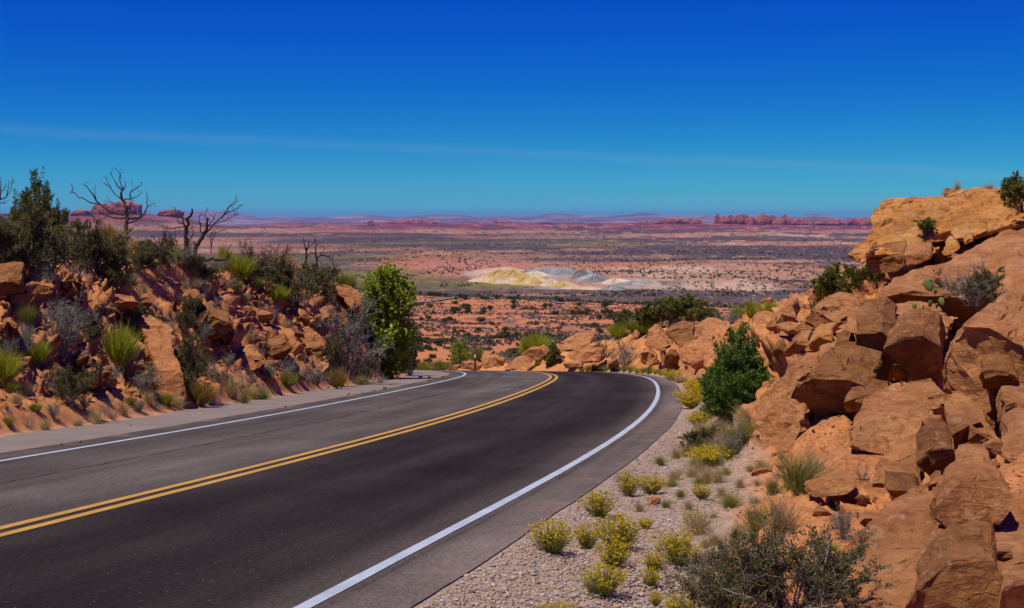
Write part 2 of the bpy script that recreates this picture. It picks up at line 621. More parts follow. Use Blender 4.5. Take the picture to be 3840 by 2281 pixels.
# ------------------------------------------------------------------ the ground: one polar sheet round the camera
def build_ground():
    az = np.concatenate([np.linspace(-180, -40, 57)[:-1], np.linspace(-40, -23, 40)[:-1], np.linspace(-23, 23, 620)[:-1], np.linspace(23, 40, 40)[:-1], np.linspace(40, 180, 57)])
    az = np.radians(az)
    rr = [1.2]
    while rr[-1] < 70:
        rr.append(rr[-1] * (1.03 if rr[-1] < 6.5 else 1.0042))
    while rr[-1] < 37500:
        rr.append(rr[-1] * 1.0145)
    rr = np.array(rr)
    A, RR = np.meshgrid(az, rr)
    X, Y = (np.sin(A) * RR).ravel(), (np.cos(A) * RR).ravel()
    Z = ground_z(X, Y)
    # near the road the relief stands out square to the slope, not straight up
    nb = (RR.ravel() < 80) & (RR.ravel() > 4) & (abs(A.ravel()) < .65)
    xn, yn = X[nb], Y[nb]
    b0 = ground_z(xn, yn, False)
    gx = (ground_z(xn + .7, yn, False) - b0) / .7
    gy = (ground_z(xn, yn + .7, False) - b0) / .7
    ln = np.sqrt(1 + gx * gx + gy * gy)
    dz = (Z[nb] - b0)
    k = sstep(4, 6, RR.ravel()[nb]) * (1 - sstep(66, 79, RR.ravel()[nb])) * (1 - sstep(.5, .64, abs(A.ravel()[nb])))
    X[nb] = xn - gx / ln * dz * k * 1.15
    Y[nb] = yn - gy / ln * dz * k * 1.15
    Z[nb] = b0 + dz * (1 - k) + dz / ln * k * 1.15
    na, nr = len(az), len(rr)
    # close the little hole under the camera
    V = np.stack([X, Y, Z], 1)
    X, Y = (np.sin(A) * RR).ravel(), (np.cos(A) * RR).ravel()
    i = np.arange(nr - 1)[:, None] * na + np.arange(na - 1)[None]
    F = np.stack([i, i + 1, i + 1 + na, i + na], -1).reshape(-1, 4)[:, ::-1]
    me = mesh_np('ground', V, F)
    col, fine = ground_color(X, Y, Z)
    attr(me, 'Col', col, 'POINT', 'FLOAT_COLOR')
    attr(me, 'fine', fine)
    print('ground', len(V), 'verts')
    return me


def lerp(a, b, t):
    t = np.asarray(t)[..., None]
    return np.asarray(a) * (1 - t) + np.asarray(b) * t


RED = np.array((.42, .155, .075))
ORANGE = np.array((.54, .218, .078))
SAND = np.array((.55, .228, .078))
SCRUB = np.array((.075, .055, .050))
GRASS = np.array((.19, .165, .03))
CREAM = np.array((.52, .36, .24))
PINK = np.array((.40, .215, .125))
YELLOW = np.array((.54, .37, .10))
GREYB = np.array((.23, .22, .20))


def ground_color(x, y, z):
    r = np.hypot(x, y)
    p = np.where(y > 1, az_px(x, y), 0)
    n_big = fbm(x / 30, y / 30, 201, 4)
    col = lerp(ORANGE, SAND, np.clip(.5 + n_big, 0, 1))
    fine = np.ones(x.size)
    nr = (r < 118)
    d, s = road_sd(x[nr], y[nr])
    out = np.maximum(d - EDGE_L, EDGE_R - d)
    rk = rockiness(x[nr], y[nr], d, s, out)
    cn = lerp(SAND, (.48, .20, .072), rk)
    cn = lerp(cn, (.30, .13, .07), .5 * np.clip(fbm(x[nr] / .9, y[nr] / .9, 203, 3) + .1, 0, 1) * rk)
    # paler golden ground near the mesa on the right
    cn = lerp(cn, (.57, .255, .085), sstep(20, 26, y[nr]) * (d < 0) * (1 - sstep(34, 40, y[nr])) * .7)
    # gravel by the right pavement edge
    g = (d < 0) * (1 - sstep(1.15, 1.75, out + .35 * fbm(x[nr] / .8, y[nr] / .8, 205, 3))) * (1 - sstep(24, 34, y[nr]))
    g = g * (1 - sstep(.12, .4, z[nr] - road_surf(x[nr], y[nr])))
    g = np.maximum(g, .8 * (d < 0) * (1 - sstep(.2, .5, out)))
    g = np.maximum(g, (1 - sstep(.1, .5, out)) * .25)
    cn = lerp(cn, (.36, .27, .19), g)
    fine[nr] = rk * (1 - g)
    gr = np.zeros(x.size)
    gr[nr] = g
    global _GRAV
    _GRAV = gr
    col[nr] = lerp(cn, col[nr], sstep(85, 112, r[nr]))
    # plain beyond the ridge
    fr = r > 560
    X, Y, P, Q = x[fr], y[fr], p[fr], r[fr]
    c = np.tile(PINK, (X.size, 1))
    n1 = fbm(X / 170, Y / 170, 211, 5, .6)
    n2 = fbm(X / 420, Y / 700, 215, 4, .55)
    n3 = fbm(X / 60, Y / 60, 219, 5, .75)
    sc_ = Q / 1500.
    n4 = fbm((P - 1920) / 26, np.log(Q) * 46 + .004 * P, 220, 4, .7)
    c = lerp(c, RED, sstep(-.1, .3, n1))
    c = lerp(c, CREAM, .8 * sstep(.12, .4, fbm(X / 140 + 9, Y / 220, 223, 4, .65)) * sstep(1500, 2400, P + 600 * n2) + .2 * sstep(.1, .5, n3))
    c = lerp(c, SCRUB, .93 * sstep(-.02, .22, n2 + .5 * n3 + .06))
    # dark level bands of scrub
    yy = 807 + 60. / Q * FPX
    for (y0, h, x0, x1, st) in ((938, 9, 1900, 3300, .9), (965, 12, 1800, 3900, .9), (1112, 7, 2000, 3900, .8), (893, 10, 900, 2600, .9), (872, 6, 600, 2300, .85), (915, 8, 700, 2600, .6)):
        m = np.exp(-((yy + 6 * n1 * (h / 9) - y0) / h) ** 2) * sstep(x0 - 150, x0 + 150, P + 300 * n1) * (1 - sstep(x1 - 150, x1 + 150, P))
        c = lerp(c, SCRUB * 1.05, np.clip(st * m * 1.3 * sstep(-.5, .1, n3 + .2), 0, .95))
    # green meadows on the left
    gm = sstep(1000, 1022, yy) * (1 - sstep(1098, 1110, yy)) * (1 - sstep(1650, 2150, P + 160 * n1 - 3.5 * (yy - 1040)))
    gm = np.maximum(gm, .7 * np.exp(-((yy - 958 + 10 * n1) / 12) ** 2) * (1 - sstep(1500, 1900, P + 200 * n1)))
    gm = np.maximum(gm, .8 * np.exp(-((yy - 900 + 6 * n1) / 5) ** 2) * sstep(1200, 1500, P) * (1 - sstep(2300, 2700, P)))
    gm = np.maximum(gm, .55 * np.exp(-((yy - 985 + 8 * n1) / 8) ** 2) * (1 - sstep(1250, 1600, P)))
    c = lerp(c, lerp(GRASS, SCRUB * 1.2, np.clip(.35 + n3 * .9, 0, .9)), np.clip(1.15 * gm * sstep(-.55, .0, n2 + .6 * n3 + .3), 0, 1))
    # red apron beside the mounds
    ra = np.exp(-((yy - 1010) / 38) ** 2) * np.exp(-((P - 1780) / 190) ** 2)
    c = lerp(c, (.46, .19, .12), np.clip(ra * 1.3, 0, 1))
    # mounds: yellow in front, grey behind and to the right
    b = bad_mask(P, Q)
    cc = np.interp(P, [1650, 1800, 2000, 2250, 2500, 2800], [1430, 1370, 1290, 1180, 1110, 1060])
    side = (Q - cc) / 120 + .7 * n3 + np.interp(P, [1750, 1950, 2100, 2240, 2500], [-.9, -.6, -.1, .6, 1.2])
    bc = lerp(YELLOW, GREYB, sstep(-.02, .04, side))
    bc = lerp(bc, (.62, .50, .33), .7 * np.exp(-((side) / .12) ** 2) + .4 * sstep(.25, .4, fbm(X / 30, Y / 60, 231, 4)))
    bc = lerp(bc, (.30, .17, .05), .55 * sstep(.05, .3, fbm(X / 16, Y / 40, 233, 3)) * (1 - sstep(-.1, .1, side)))
    bc = lerp(bc, (.12, .11, .105), .6 * sstep(.1, .5, n3) * sstep(0, .3, side))
    c = lerp(c, lerp((.46, .25, .16), (.42, .36, .28), sstep(-.1, .2, n3)), .8 * sstep(.27, .4, b + .25 * n3))
    # the red country
    rc = sstep(5200, 7200, Q) * np.maximum(sstep(1000, 1400, P + 500 * fbm(X / 2500, Y / 2500, 31, 3)), 1 - sstep(640, 900, P))
    lq = np.log(Q)
    rn = fbm((P - 1920) / 60, lq * 60, 241, 5, .65)
    rcol = lerp((.30, .062, .06), (.50, .22, .14), sstep(.10, .40, rn))
    rcol = lerp(rcol, (.19, .04, .06), .8 * sstep(.0, .3, fbm((P - 1920) / 260, lq * 22, 249, 4)))
    rcol = lerp(rcol, (.045, .035, .04), .95 * sstep(.03, .2, fbm((P - 1920) / 110, lq * 75, 245, 5, .62)))
    c = lerp(c, rcol, rc)
    c = c * (1 + .55 * n4[:, None])
    c = lerp(c, SCRUB, .9 * sstep(.22, .42, n4) * (1 - sstep(.25, .6, b)))
    c = lerp(c, CREAM, .5 * sstep(.3, .5, -n4) * sstep(1400, 2200, P) * (1 - sstep(.25, .6, b)))
    col[fr] = lerp(col[fr], c, sstep(600, 900, Q))
    # scrub between the bushes on the orange slope
    md = (r > 95) & (r < 1000)
    X, Y, Q = x[md], y[md], r[md]
    col[md] = lerp(col[md], (.46, .165, .068), .6 * (1 - sstep(620, 900, Q)) * sstep(95, 130, Q))
    sp = sstep(.06, .28, fbm(X / 5, Y / 9, 261, 3, .7) + .35 * fbm(X / 50, Y / 80, 263, 3) + .1 * sstep(300, 500, Q))
    col[md] = lerp(col[md], SCRUB * 1.3, .75 * sp * (1 - sstep(620, 900, Q)) * sstep(100, 150, Q))
    return np.clip(col, 0, 1), fine


def mat_ground():
    n = NT('red_ground')
    P = n.pos()
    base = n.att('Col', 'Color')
    fine = n.att('fine')
    grav = n.att('gravel')
    # rock grain
    v1 = n.noise(P, 3.0, 6, .65)
    v2 = n.noise(P, 24, 4, .6)
    tone = n.ramp(v1, [(.3, .66), (.5, 1.0), (.72, 1.26)])
    c = n.mix(1.0, base, tone, 'MULTIPLY')
    c = n.mix(n.math('MULTIPLY', fine, .8), c, n.ramp(v2, [(.3, (.62, .55, .52)), (.55, (1, 1, 1)), (.8, (1.2, 1.22, 1.25))]), 'MULTIPLY')
    # gravel stones
    gs = n.voro(P, 42, 'Color')
    gd = n.voro(P, 42, 'Distance')
    gc = n.ramp(n.n('ShaderNodeSeparateColor', Color=gs).outputs[0], [(0, (.20, .125, .09)), (.3, (.38, .225, .13)), (.55, (.42, .29, .19)), (.8, (.30, .27, .26)), (1, (.52, .42, .33))])
    c = n.mix(n.math('MULTIPLY', grav, .85), c, gc)
    h = n.math('ADD', n.math('ADD', n.math('MULTIPLY', n.noise(P, 5, 9, .74), .13), n.math('MULTIPLY', n.noise(P, 38, 4, .65), .02)), n.math('MULTIPLY', n.math('MULTIPLY', gd, grav), -.05))
    b = n.bump(h, .8, .35)
    return n.done(n.bsdf(c, .95, .1, b))


_GRAV = None
ground_me = build_ground()
attr(ground_me, 'gravel', _GRAV)
ground = link('ground', ground_me, None, mat_ground())
tag(ground, kind='structure')

# ------------------------------------------------------------------ pavement
def strip(name, offs, s0, s1, dz, step=1, wob=None, parent=None, mat=None):
    """a ribbon between two offsets from the centre line"""
    idx = [i for i in range(len(RS)) if s0 <= RS[i] <= s1][::step]
    V, UV = [], []
    k = len(offs)
    for i in idx:
        for j, o in enumerate(offs):
            if wob and j in wob:
                o = o + wob[j](RS[i])
            X, Y = RX[i] - math.sin(RT[i]) * o, RY[i] + math.cos(RT[i]) * o
            V.append((X, Y, float(road_surf(X, Y)) + dz))
            UV.append((RS[i], o))
    F = []
    for a in range(len(idx) - 1):
        for j in range(k - 1):
            q = a * k + j
            F.append((q, q + k, q + k + 1, q + 1) if offs[1] < offs[0] else (q, q + 1, q + k + 1, q + k))
    me = mesh_np(name, V, F)
    uv = np.array(UV)
    attr(me, 'st', uv[:, 0])
    attr(me, 'off', uv[:, 1])
    return link(name, me, parent, mat)


def w_edge(seed, a):
    return lambda s: float(a * fbm(np.array([s * .7]), np.array([seed * 3.1]), seed, 4, .7)[0])


def mat_asphalt():
    n = NT('asphalt')
    P = n.pos()
    off = n.att('off')
    st = n.att('st')
    cmb = n.n('ShaderNodeCombineXYZ', X=n.math('MULTIPLY', st, .06), Y=n.math('MULTIPLY', off, .9)).outputs[0]
    streak = n.noise(cmb, 1.4, 5, .6)
    grain = n.noise(P, 95, 3, .7)
    blot = n.noise(P, .35, 4, .6)
    mr = n.n('ShaderNodeMapRange')
    n.set(mr.inputs[0], off)
    mr.inputs[1].default_value, mr.inputs[2].default_value = -4.3, 6.0
    f = mr.outputs[0]

    def q(o):
        return (o + 4.3) / 10.3
    dark, mid, light = (.046, .038, .036), (.085, .076, .070), (.105, .095, .087)
    prof = n.ramp(f, [(0, (.175, .150, .130)), (q(-3.8), (.165, .140, .122)), (q(-3.52), (.10, .084, .073)), (q(-3.0), (0.0400, 0.0320, 0.0280)), (q(-2.2), (0.0288, 0.0232, 0.0200)), (q(-1.5), (0.0448, 0.0360, 0.0312)), (q(-.7), (0.0328, 0.0264, 0.0232)), (q(-.2), (0.0400, 0.0336, 0.0296)), (q(.25), (.118, .103, .092)), (q(1.1), (.132, .114, .101)), (q(2.2), (.108, .094, .084)), (q(3.2), (.096, .083, .074)), (q(4.1), (.100, .087, .078))])
    c = n.mix(1, prof, n.ramp(streak, [(.28, .58), (.5, 1.0), (.72, 1.42)]), 'MULTIPLY')
    c = n.mix(1, c, n.ramp(grain, [(.3, .55), (.5, 1.0), (.72, 1.55)]), 'MULTIPLY')
    c = n.mix(1, c, n.ramp(n.noise(P, 34, 2, .6), [(.32, .72), (.5, 1.0), (.68, 1.34)]), 'MULTIPLY')
    c = n.mix(1, c, n.ramp(blot, [(.3, .76), (.7, 1.24)]), 'MULTIPLY')
    c = n.mix(1, c, (.80, .75, .71), 'MULTIPLY')
    # a wandering crack along the far lane and one by the centre lines
    for o0, wd, amp, dk in ((2.05, .028, .25, .85), (.02, .035, .04, .75), (-1.75, .016, .3, .6), (-3.62, .02, .06, .5)):
        cv = n.n('ShaderNodeCombineXYZ', X=n.math('MULTIPLY', st, .5), Y=o0).outputs[0]
        wv = n.math('MULTIPLY', n.math('SUBTRACT', n.noise(cv, 1.0, 7, .7), .5), amp * 2)
        e = n.math('ABSOLUTE', n.math('SUBTRACT', n.math('ADD', off, wv), o0))
        brk = n.noise(cv, 3.0, 3, .6)
        m = n.math('MULTIPLY', n.ramp(n.math('DIVIDE', e, wd * 4), [(.1, 1.0), (.45, 0.0)]), n.ramp(brk, [(.38, .15), (.5, 1)]))
        c = n.mix(n.math('MULTIPLY', m, dk), c, (.03, .026, .024))
    # sand blown in along the edges
    dr = n.math('MULTIPLY', n.ramp(n.noise(P, 1.3, 6, .7), [(.48, 0.0), (.66, 1.0)]), n.ramp(f, [(0, .55), (q(-3.7), .12), (q(-3.4), 0.0), (q(3.6), 0.0), (q(4.1), .45)]))
    c = n.mix(dr, c, (.33, .20, .12))
    # sparse pale chips
    chip = n.voro(P, 9, 'Distance')
    c = n.mix(n.ramp(chip, [(.035, .7), (.06, 0.0)]), c, (.35, .31, .27))
    b = n.bump(n.noise(P, 130, 3, .7), .5, .012)
    return n.done(n.bsdf(c, .9, .06, b))


def mat_shoulder():
    n = NT('old_shoulder_asphalt')
    P = n.pos()
    c = n.mix(n.ramp(n.noise(P, .8, 6, .65), [(.35, 0.0), (.65, 1.0)]), (.19, .155, .127), (.24, .195, .16))
    c = n.mix(1, c, n.ramp(n.noise(P, 70, 4, .7), [(.3, .6), (.5, 1.0), (.7, 1.35)]), 'MULTIPLY')
    c = n.mix(n.math('MULTIPLY', n.ramp(n.noise(P, 1.7, 5, .7), [(.58, 0.0), (.72, 1.0)]), .4), c, (.42, .21, .12))
    return n.done(n.bsdf(c, .95, .15, n.bump(n.noise(P, 60, 4, .7), .5, .02)))


def mat_paint(name, col):
    n = NT(name)
    P = n.pos()
    w = n.noise(P, 14, 7, .75)
    w2 = n.noise(P, 90, 3, .7)
    c = n.mix(1, (*col,), n.ramp(n.noise(P, 2.2, 5, .6), [(.3, .82), (.6, 1.04)]), 'MULTIPLY')
    m = n.math('MULTIPLY', n.ramp(w, [(.53, 0.0), (.63, 1.0)]), n.ramp(w2, [(.45, 0.0), (.6, 1.0)]))
    c = n.mix(n.math('MULTIPLY', m, .75), c, (.09, .08, .075))
    return n.done(n.bsdf(c, .75, .3, n.bump(w2, .4, .006)))


M_ASPH, M_SHO = mat_asphalt(), mat_shoulder()
M_WHITE, M_YEL = mat_paint('white_paint', (.40, .45, .48)), mat_paint('yellow_paint', (.50, .27, .04))
road = strip('road', [EDGE_R, -3.6, -3, -2, -1, 0, 1, 2, 3, 3.6, 4.15], -22, 90, 0.012, 1, {0: w_edge(3, .03), 10: w_edge(5, .03)}, None, M_ASPH)
tag(road, kind='structure')
sho = strip('road_shoulder', [4.0, 4.8, EDGE_L + .12], -22, 90, 0.004, 1, {2: w_edge(7, .22)}, None, M_SHO)
tag(sho, kind='structure')
for nm, o0, w, mt in (('white_edge_line', 3.5, .105, M_WHITE), ('white_edge_line', -3.5, .10, M_WHITE), ('yellow_centre_line', .115, .11, M_YEL), ('yellow_centre_line', -.115, .11, M_YEL)):
    e = .006
    strip(nm, [o0 - w / 2, o0 + w / 2], -22, 88, 0.017, 1, {0: w_edge(int(o0 * 10) + 60, e), 1: w_edge(int(o0 * 10) + 90, e)}, road, mt)
# ------------------------------------------------------------------ far country
def mat_simple_rock(name, stops, scale, bands=None, bump=None):
    n = NT(name)
    P = n.pos()
    c = n.ramp(n.noise(P, scale, 6, .65), stops)
    if bands:
        z = n.n('ShaderNodeSeparateXYZ', Vector=P).outputs[2]
        zz = n.math('ADD', n.math('MULTIPLY', z, bands[0]), n.math('MULTIPLY', n.noise(P, scale * .6, 3), bands[1]))
        w = n.n('ShaderNodeCombineXYZ', Z=zz).outputs[0]
        c = n.mix(1, c, n.ramp(n.noise(w, 1.0, 3, .6), [(.35, bands[2]), (.6, 1.1)]), 'MULTIPLY')
    nb = n.bump(n.noise(P, scale * 4, 5, .7), bump[0], bump[1]) if bump else None
    return n.done(n.bsdf(c, .95, .05, nb))


def distant_mesas():
    prof = [(-400, 536), (0, 536), (380, 532), (440, 522), (490, 515), (530, 516), (565, 520), (600, 524), (640, 530), (690, 528), (745, 531), (800, 529), (850, 527), (905, 524), (960, 530), (1010, 527), (1060, 524), (1130, 525), (1160, 529), (1195, 529), (1240, 526), (1290, 528), (1330, 523), (1350, 521), (1390, 522), (1420, 527), (1490, 527), (1540, 523), (1565, 520), (1600, 521), (1625, 527), (1670, 527), (1740, 524), (1790, 527), (1840, 525), (1880, 529), (1930, 530), (1950, 529), (1968, 523), (1985, 521), (2008, 522), (2020, 526), (2035, 531), (2055, 530), (2075, 531), (2110, 535), (2500, 536), (2900, 534)]
    px = np.linspace(-400, 2900, 700)
    top = np.interp(px, [a for a, b in prof], [b for a, b in prof])
    rows = 30
    V = []
    for k in range(rows):
        t = k / (rows - 1)
        r = 23000 + 9000 * t
        X = (px * VS - 1920) / FPX * r
        ztop = -(top * VS - 807) / FPX * 32000
        # a stepped cliff profile with gullies
        g = fbm(px / 16, np.full_like(px, t * 2.0), 301, 4, .6)
        tt = np.clip(t + .16 * g * (1 - t), 0, 1)
        st = .34 * sstep(.0, .38, tt) + .2 * sstep(.40, .47, tt) + .16 * sstep(.5, .8, tt) + .3 * sstep(.82, .9, tt)
        z = -190 + (ztop + 190) * st
        V.append(np.stack([X, np.full_like(px, r), z], 1))
    # the back
    V.append(np.stack([(px * VS - 1920) / FPX * 36000, np.full_like(px, 36000.), np.full_like(px, -230.)], 1))
    V = np.concatenate(V)
    n = len(px)
    i = np.arange(rows)[:, None] * n + np.arange(n - 1)[None]
    F = np.stack([i, i + 1, i + 1 + n, i + n], -1).reshape(-1, 4)
    me = mesh_np('distant_mesas', V, F)
    m = mat_simple_rock('far_cliff_rock', [(.32, (.09, .055, .065)), (.5, (.22, .13, .13)), (.68, (.46, .30, .26))], .0009, (.035, 1.2, .62))
    return tag(link('distant_mesas', me, None, m), kind='structure')


distant_mesas()

M_FIN = mat_simple_rock('red_fin_rock', [(.3, (.20, .045, .035)), (.5, (.33, .085, .055)), (.72, (.46, .17, .10))], .02, (.05, 1.5, .6), (.6, 6))


def lump(name, w, d, h, seed, bulge=.35, flat=.5, mat=None, parent=None, seg=14, rings=9):
    """an upright weathered rock: noisy rounded block standing on z=0"""
    rng = random.Random(seed)
    V, F = [], []
    off = rng.random() * 100
    for k in range(rings):
        t = k / (rings - 1)
        prof = (1 - flat * t ** 3) * (1 + bulge * (.5 - abs(t - .45)))
        if k == rings - 1:
            prof *= .45
        for j in range(seg):
            a = j / seg * 2 * math.pi
            n = fbm(np.array([math.cos(a) * 1.3 + off]), np.array([math.sin(a) * 1.3 + t * 1.6]), seed, 3)[0]
            # squared outline
            q = 1 / max(abs(math.cos(a)), abs(math.sin(a))) ** .6
            rr = prof * q * (1 + .38 * n)
            hh = h * t * (1 + .22 * fbm(np.array([a * .8 + off]), np.array([off]), seed + 5, 2)[0])
            V.append((math.cos(a) * w / 2 * rr, math.sin(a) * d / 2 * rr, hh))
    for k in range(rings - 1):
        for j in range(seg):
            a, b = k * seg + j, k * seg + (j + 1) % seg
            F.append((a, b, b + seg, a + seg))
    V.append((0, 0, h * 1.0))
    me = bpy.data.meshes.new(name)
    tip = len(V) - 1
    F += [((rings - 1) * seg + j, (rings - 1) * seg + (j + 1) % seg, tip) for j in range(seg)]
    me.from_pydata(V, [], F)
    return link(name, me, parent, mat)


def far_tower(vx, vtop, vw, r, seed, label, group, name='rock_fin', vbase=None, bulge=.3, flat=.5):
    X = (vx * VS - 1920) / FPX * r
    zg = float(ground_z([X], [r])[0])
    ztop = -(vtop * VS - 807) / FPX * r
    h = max(ztop - zg, 8) + 6
    w = vw * VS / FPX * r * 1.45
    o = lump(name, w, w * .8, h, seed, bulge, flat, M_FIN)
    o.location = (X, r, zg - 6)
    return tag(o, label, 'rock formation', group)


rng = random.Random(4)
FINL = 'dark red sandstone fin in the long ridge-top row under the blue mesas'
fx = 1768
tops = [(1768, 533, 18), (1783, 529, 16), (1798, 531, 20), (1814, 528, 18), (1830, 533, 14), (1848, 533, 16), (1863, 529, 20), (1880, 531, 18), (1894, 536, 14), (1906, 533, 14), (1918, 530, 20), (1931, 535, 16), (1948, 536, 20), (1962, 538, 16), (1980, 541, 16), (2000, 541, 18), (2016, 538, 14), (2030, 540, 18), (2047, 539, 16), (2060, 543, 18), (2078, 537, 16), (2092, 534, 22), (2108, 536, 20), (2124, 533, 18), (2142, 534, 22), (2160, 536, 24), (1625, 536, 12), (1640, 534, 14), (1655, 535, 14), (1670, 538, 12), (1684, 538, 12), (1608, 541, 10), (1590, 542, 10), (1700, 540, 12)]
for i, (vx, vt, vw) in enumerate(tops):
    far_tower(vx, vt - 2.5 + rng.uniform(-2, 1), vw * 1.1, 9300 + rng.uniform(-500, 500), 400 + i, FINL, 'red fins along the ridge')
far_tower(1748, 524, 7, 9300, 470, 'lone slender red rock pillar standing clear of the other fins on the ridge', None, 'rock_pillar', flat=.25)
for i, (vx, vt, vw) in enumerate([(1545, 544, 8), (1562, 540, 10), (1578, 540, 9)]):
    far_tower(vx, vt, vw, 9000, 480 + i, 'small pointed red rock cone on the ridge where the row of fins runs out', 'small red cones', 'rock_cone', flat=.85)
for i, (vx, vt, vw) in enumerate([(1206, 537, 9), (1225, 540, 12), (1245, 540, 14)]):
    far_tower(vx, vt, vw, 9400, 490 + i, 'low rounded red knob alone on the flat middle of the ridge', 'low red knobs', 'rock_outcrop', flat=.4)
for i, (vx, vt, vw) in enumerate([(905, 538, 10), (955, 539, 18), (990, 537, 20), (1020, 537, 24), (1050, 539, 18)]):
    far_tower(vx, vt, vw, 9800, 500 + i, 'long low red sandstone hump at the pale ridge below the farthest mesas', 'red humps on the pale ridge', 'rock_hump', flat=.3)
# the butte on the left, several towers seen as one block
for i, (vx, vt, vw) in enumerate([(243, 501, 22), (258, 497, 16), (275, 497, 26), (296, 495, 26), (316, 492, 28), (330, 498, 22), (418, 512, 34), (200, 512, 26)]):
    far_tower(vx, vt, vw, 6900, 520 + i, 'purple-red butte tower massed on the far rise behind the dead tree', 'butte towers', 'butte_tower', flat=.25)


# ------------------------------------------------------------------ far road on the ridge
def far_road():
    pts = [(970, 745), (1010, 731), (1090, 738), (1140, 740), (1230, 744), (1330, 747), (1420, 749), (1500, 751), (1590, 754), (1700, 757), (1800, 758)]
    V, F = [], []
    xs = np.linspace(900, 1900, 130)
    for k, vx in enumerate(xs):
        r = 500 + 22 * math.sin(vx / 60.) + np.interp(vx, [900, 1100, 1900], [-10, 30, 10])
        for j, dr in enumerate((-3.4, 3.4)):
            X = (vx * VS - 1920) / FPX * (r + dr)
            V.append((X, r + dr, float(ground_z([X], [r + dr])[0]) + .45))
        if k:
            q = 2 * k
            F.append((q - 2, q, q + 1, q - 1))
    me = mesh_np('far_road', V, F)
    n = NT('far_asphalt')
    return tag(link('far_road', me, None, n.done(n.bsdf((.17, .165, .165), .9, .2))), kind='structure')


far_road()

# ------------------------------------------------------------------ air
def haze():
    n = NT('thin_haze')
    v = n.n('ShaderNodeVolumePrincipled')
    v.inputs['Color'].default_value = (.32, .52, 1.0, 1)
    v.inputs['Density'].default_value = 2.3e-5
    v.inputs['Anisotropy'].default_value = 0.2
    n.t.links.new(v.outputs[0], n.out.inputs['Volume'])
    x, y0, y1, z0, z1 = 38600, -38500, 38500, -420, 82
    V = [(a * x, b, c) for c in (z0, z1) for a, b in ((-1, y0), (1, y0), (1, y1), (-1, y1))]
    F = [(3, 2, 1, 0), (4, 5, 6, 7), (0, 1, 5, 4), (1, 2, 6, 5), (2, 3, 7, 6), (3, 0, 4, 7)]
    o = link('haze', mesh_np('haze', V, F), None, n.m)
    tag(o, kind='stuff')


haze()


# ------------------------------------------------------------------ yellow and grey badland mounds on the plain
M_MY = mat_simple_rock('yellow_clay', [(.34, (.30, .19, .06)), (.5, (.47, .33, .11)), (.66, (.58, .46, .25))], .05, None, (.5, 2))
M_MG = mat_simple_rock('grey_clay', [(.34, (.11, .10, .095)), (.5, (.21, .20, .185)), (.66, (.38, .35, .30))], .05, None, (.5, 2))
M_MC = mat_simple_rock('cream_clay', [(.34, (.36, .22, .14)), (.5, (.50, .37, .24)), (.66, (.58, .48, .34))], .05, None, (.5, 2))


def mound(vx, vy, vw, h, mat, seed):
    """an eroded clay hill with gullied flanks, standing where the photo shows its foot"""
    rr = np.linspace(1020, 1950, 300)
    X = (vx * VS - 1920) / FPX * rr
    Z = ground_z(X, rr)
    py = (807 - Z / rr * FPX) / VS
    i = int(np.argmin(abs(py - vy)))
    r, x, z = rr[i], X[i], Z[i]
    w = vw * VS / FPX * r / 2 * 1.45
    na, nr_ = 56, 12
    a = np.linspace(0, 2 * math.pi, na, endpoint=False)
    V = [(0, 0, h)]
    for k in range(1, nr_ + 1):
        q = k / nr_
        lobe = 1 + .32 * fbm(np.cos(a) * 1.2 + seed, np.sin(a) * 1.2, seed, 2)
        gul = np.abs(fbm(np.cos(a) * 3.4 + seed * 2, np.sin(a) * 3.4, seed + 9, 3))
        hh = h * (1 - q ** 1.6) ** 1.25 * (1 - .75 * gul * min(1.0, q * 2.2)) + .12 * h * fbm(np.cos(a) * q * 3, np.sin(a) * q * 3 + seed, seed + 3, 2) * (1 - q)
        rad = q * w * lobe
        for j in range(na):
            V.append((math.cos(a[j]) * rad[j], math.sin(a[j]) * rad[j] * 1.5, hh[j] - (4 if k == nr_ else 0)))
    F = [(0, 1 + j, 1 + (j + 1) % na) for j in range(na)]
    for k in range(nr_ - 1):
        for j in range(na):
            p, q2 = 1 + k * na + j, 1 + k * na + (j + 1) % na
            F.append((p, p + na, q2 + na, q2))
    me = bpy.data.meshes.new('badland_mound')
    me.from_pydata(V, [], F)
    o = link('badland_mound', me, None, mat)
    o.location = (x, r + w * 1.2, z - .5)
    tag(o, kind='structure')


_mr = random.Random(6)
for (vx, vy, vw, h, m) in [(1200, 664, 70, 4, M_MC), (1245, 662, 80, 4, M_MC), (1290, 664, 70, 4, M_MG), (1330, 668, 80, 7, M_MG), (1375, 673, 90, 9, M_MG), (1420, 681, 80, 8, M_MG), (1462, 688, 80, 7, M_MG), (1505, 694, 70, 5, M_MC), (1545, 699, 70, 4, M_MG), (1300, 676, 60, 7, M_MC),
                            (1215, 678, 70, 8, M_MY), (1255, 680, 70, 8, M_MY), (1180, 688, 46, 5, M_MC), (1205, 690, 50, 6, M_MY), (1240, 692, 56, 6, M_MC), (1278, 694, 60, 7, M_MY), (1312, 695, 60, 6, M_MY), (1345, 699, 62, 6, M_MC), (1375, 703, 60, 5, M_MY), (1405, 706, 56, 4, M_MC), (1440, 708, 60, 3, M_MC), (1490, 708, 66, 3, M_MG)]:
    mound(vx + _mr.uniform(-8, 8), vy, vw * _mr.uniform(.8, 1.3), h * _mr.uniform(.75, 1.1), m, _mr.randrange(900))
# ------------------------------------------------------------------ rock
import bmesh
from mathutils import noise as mnoise


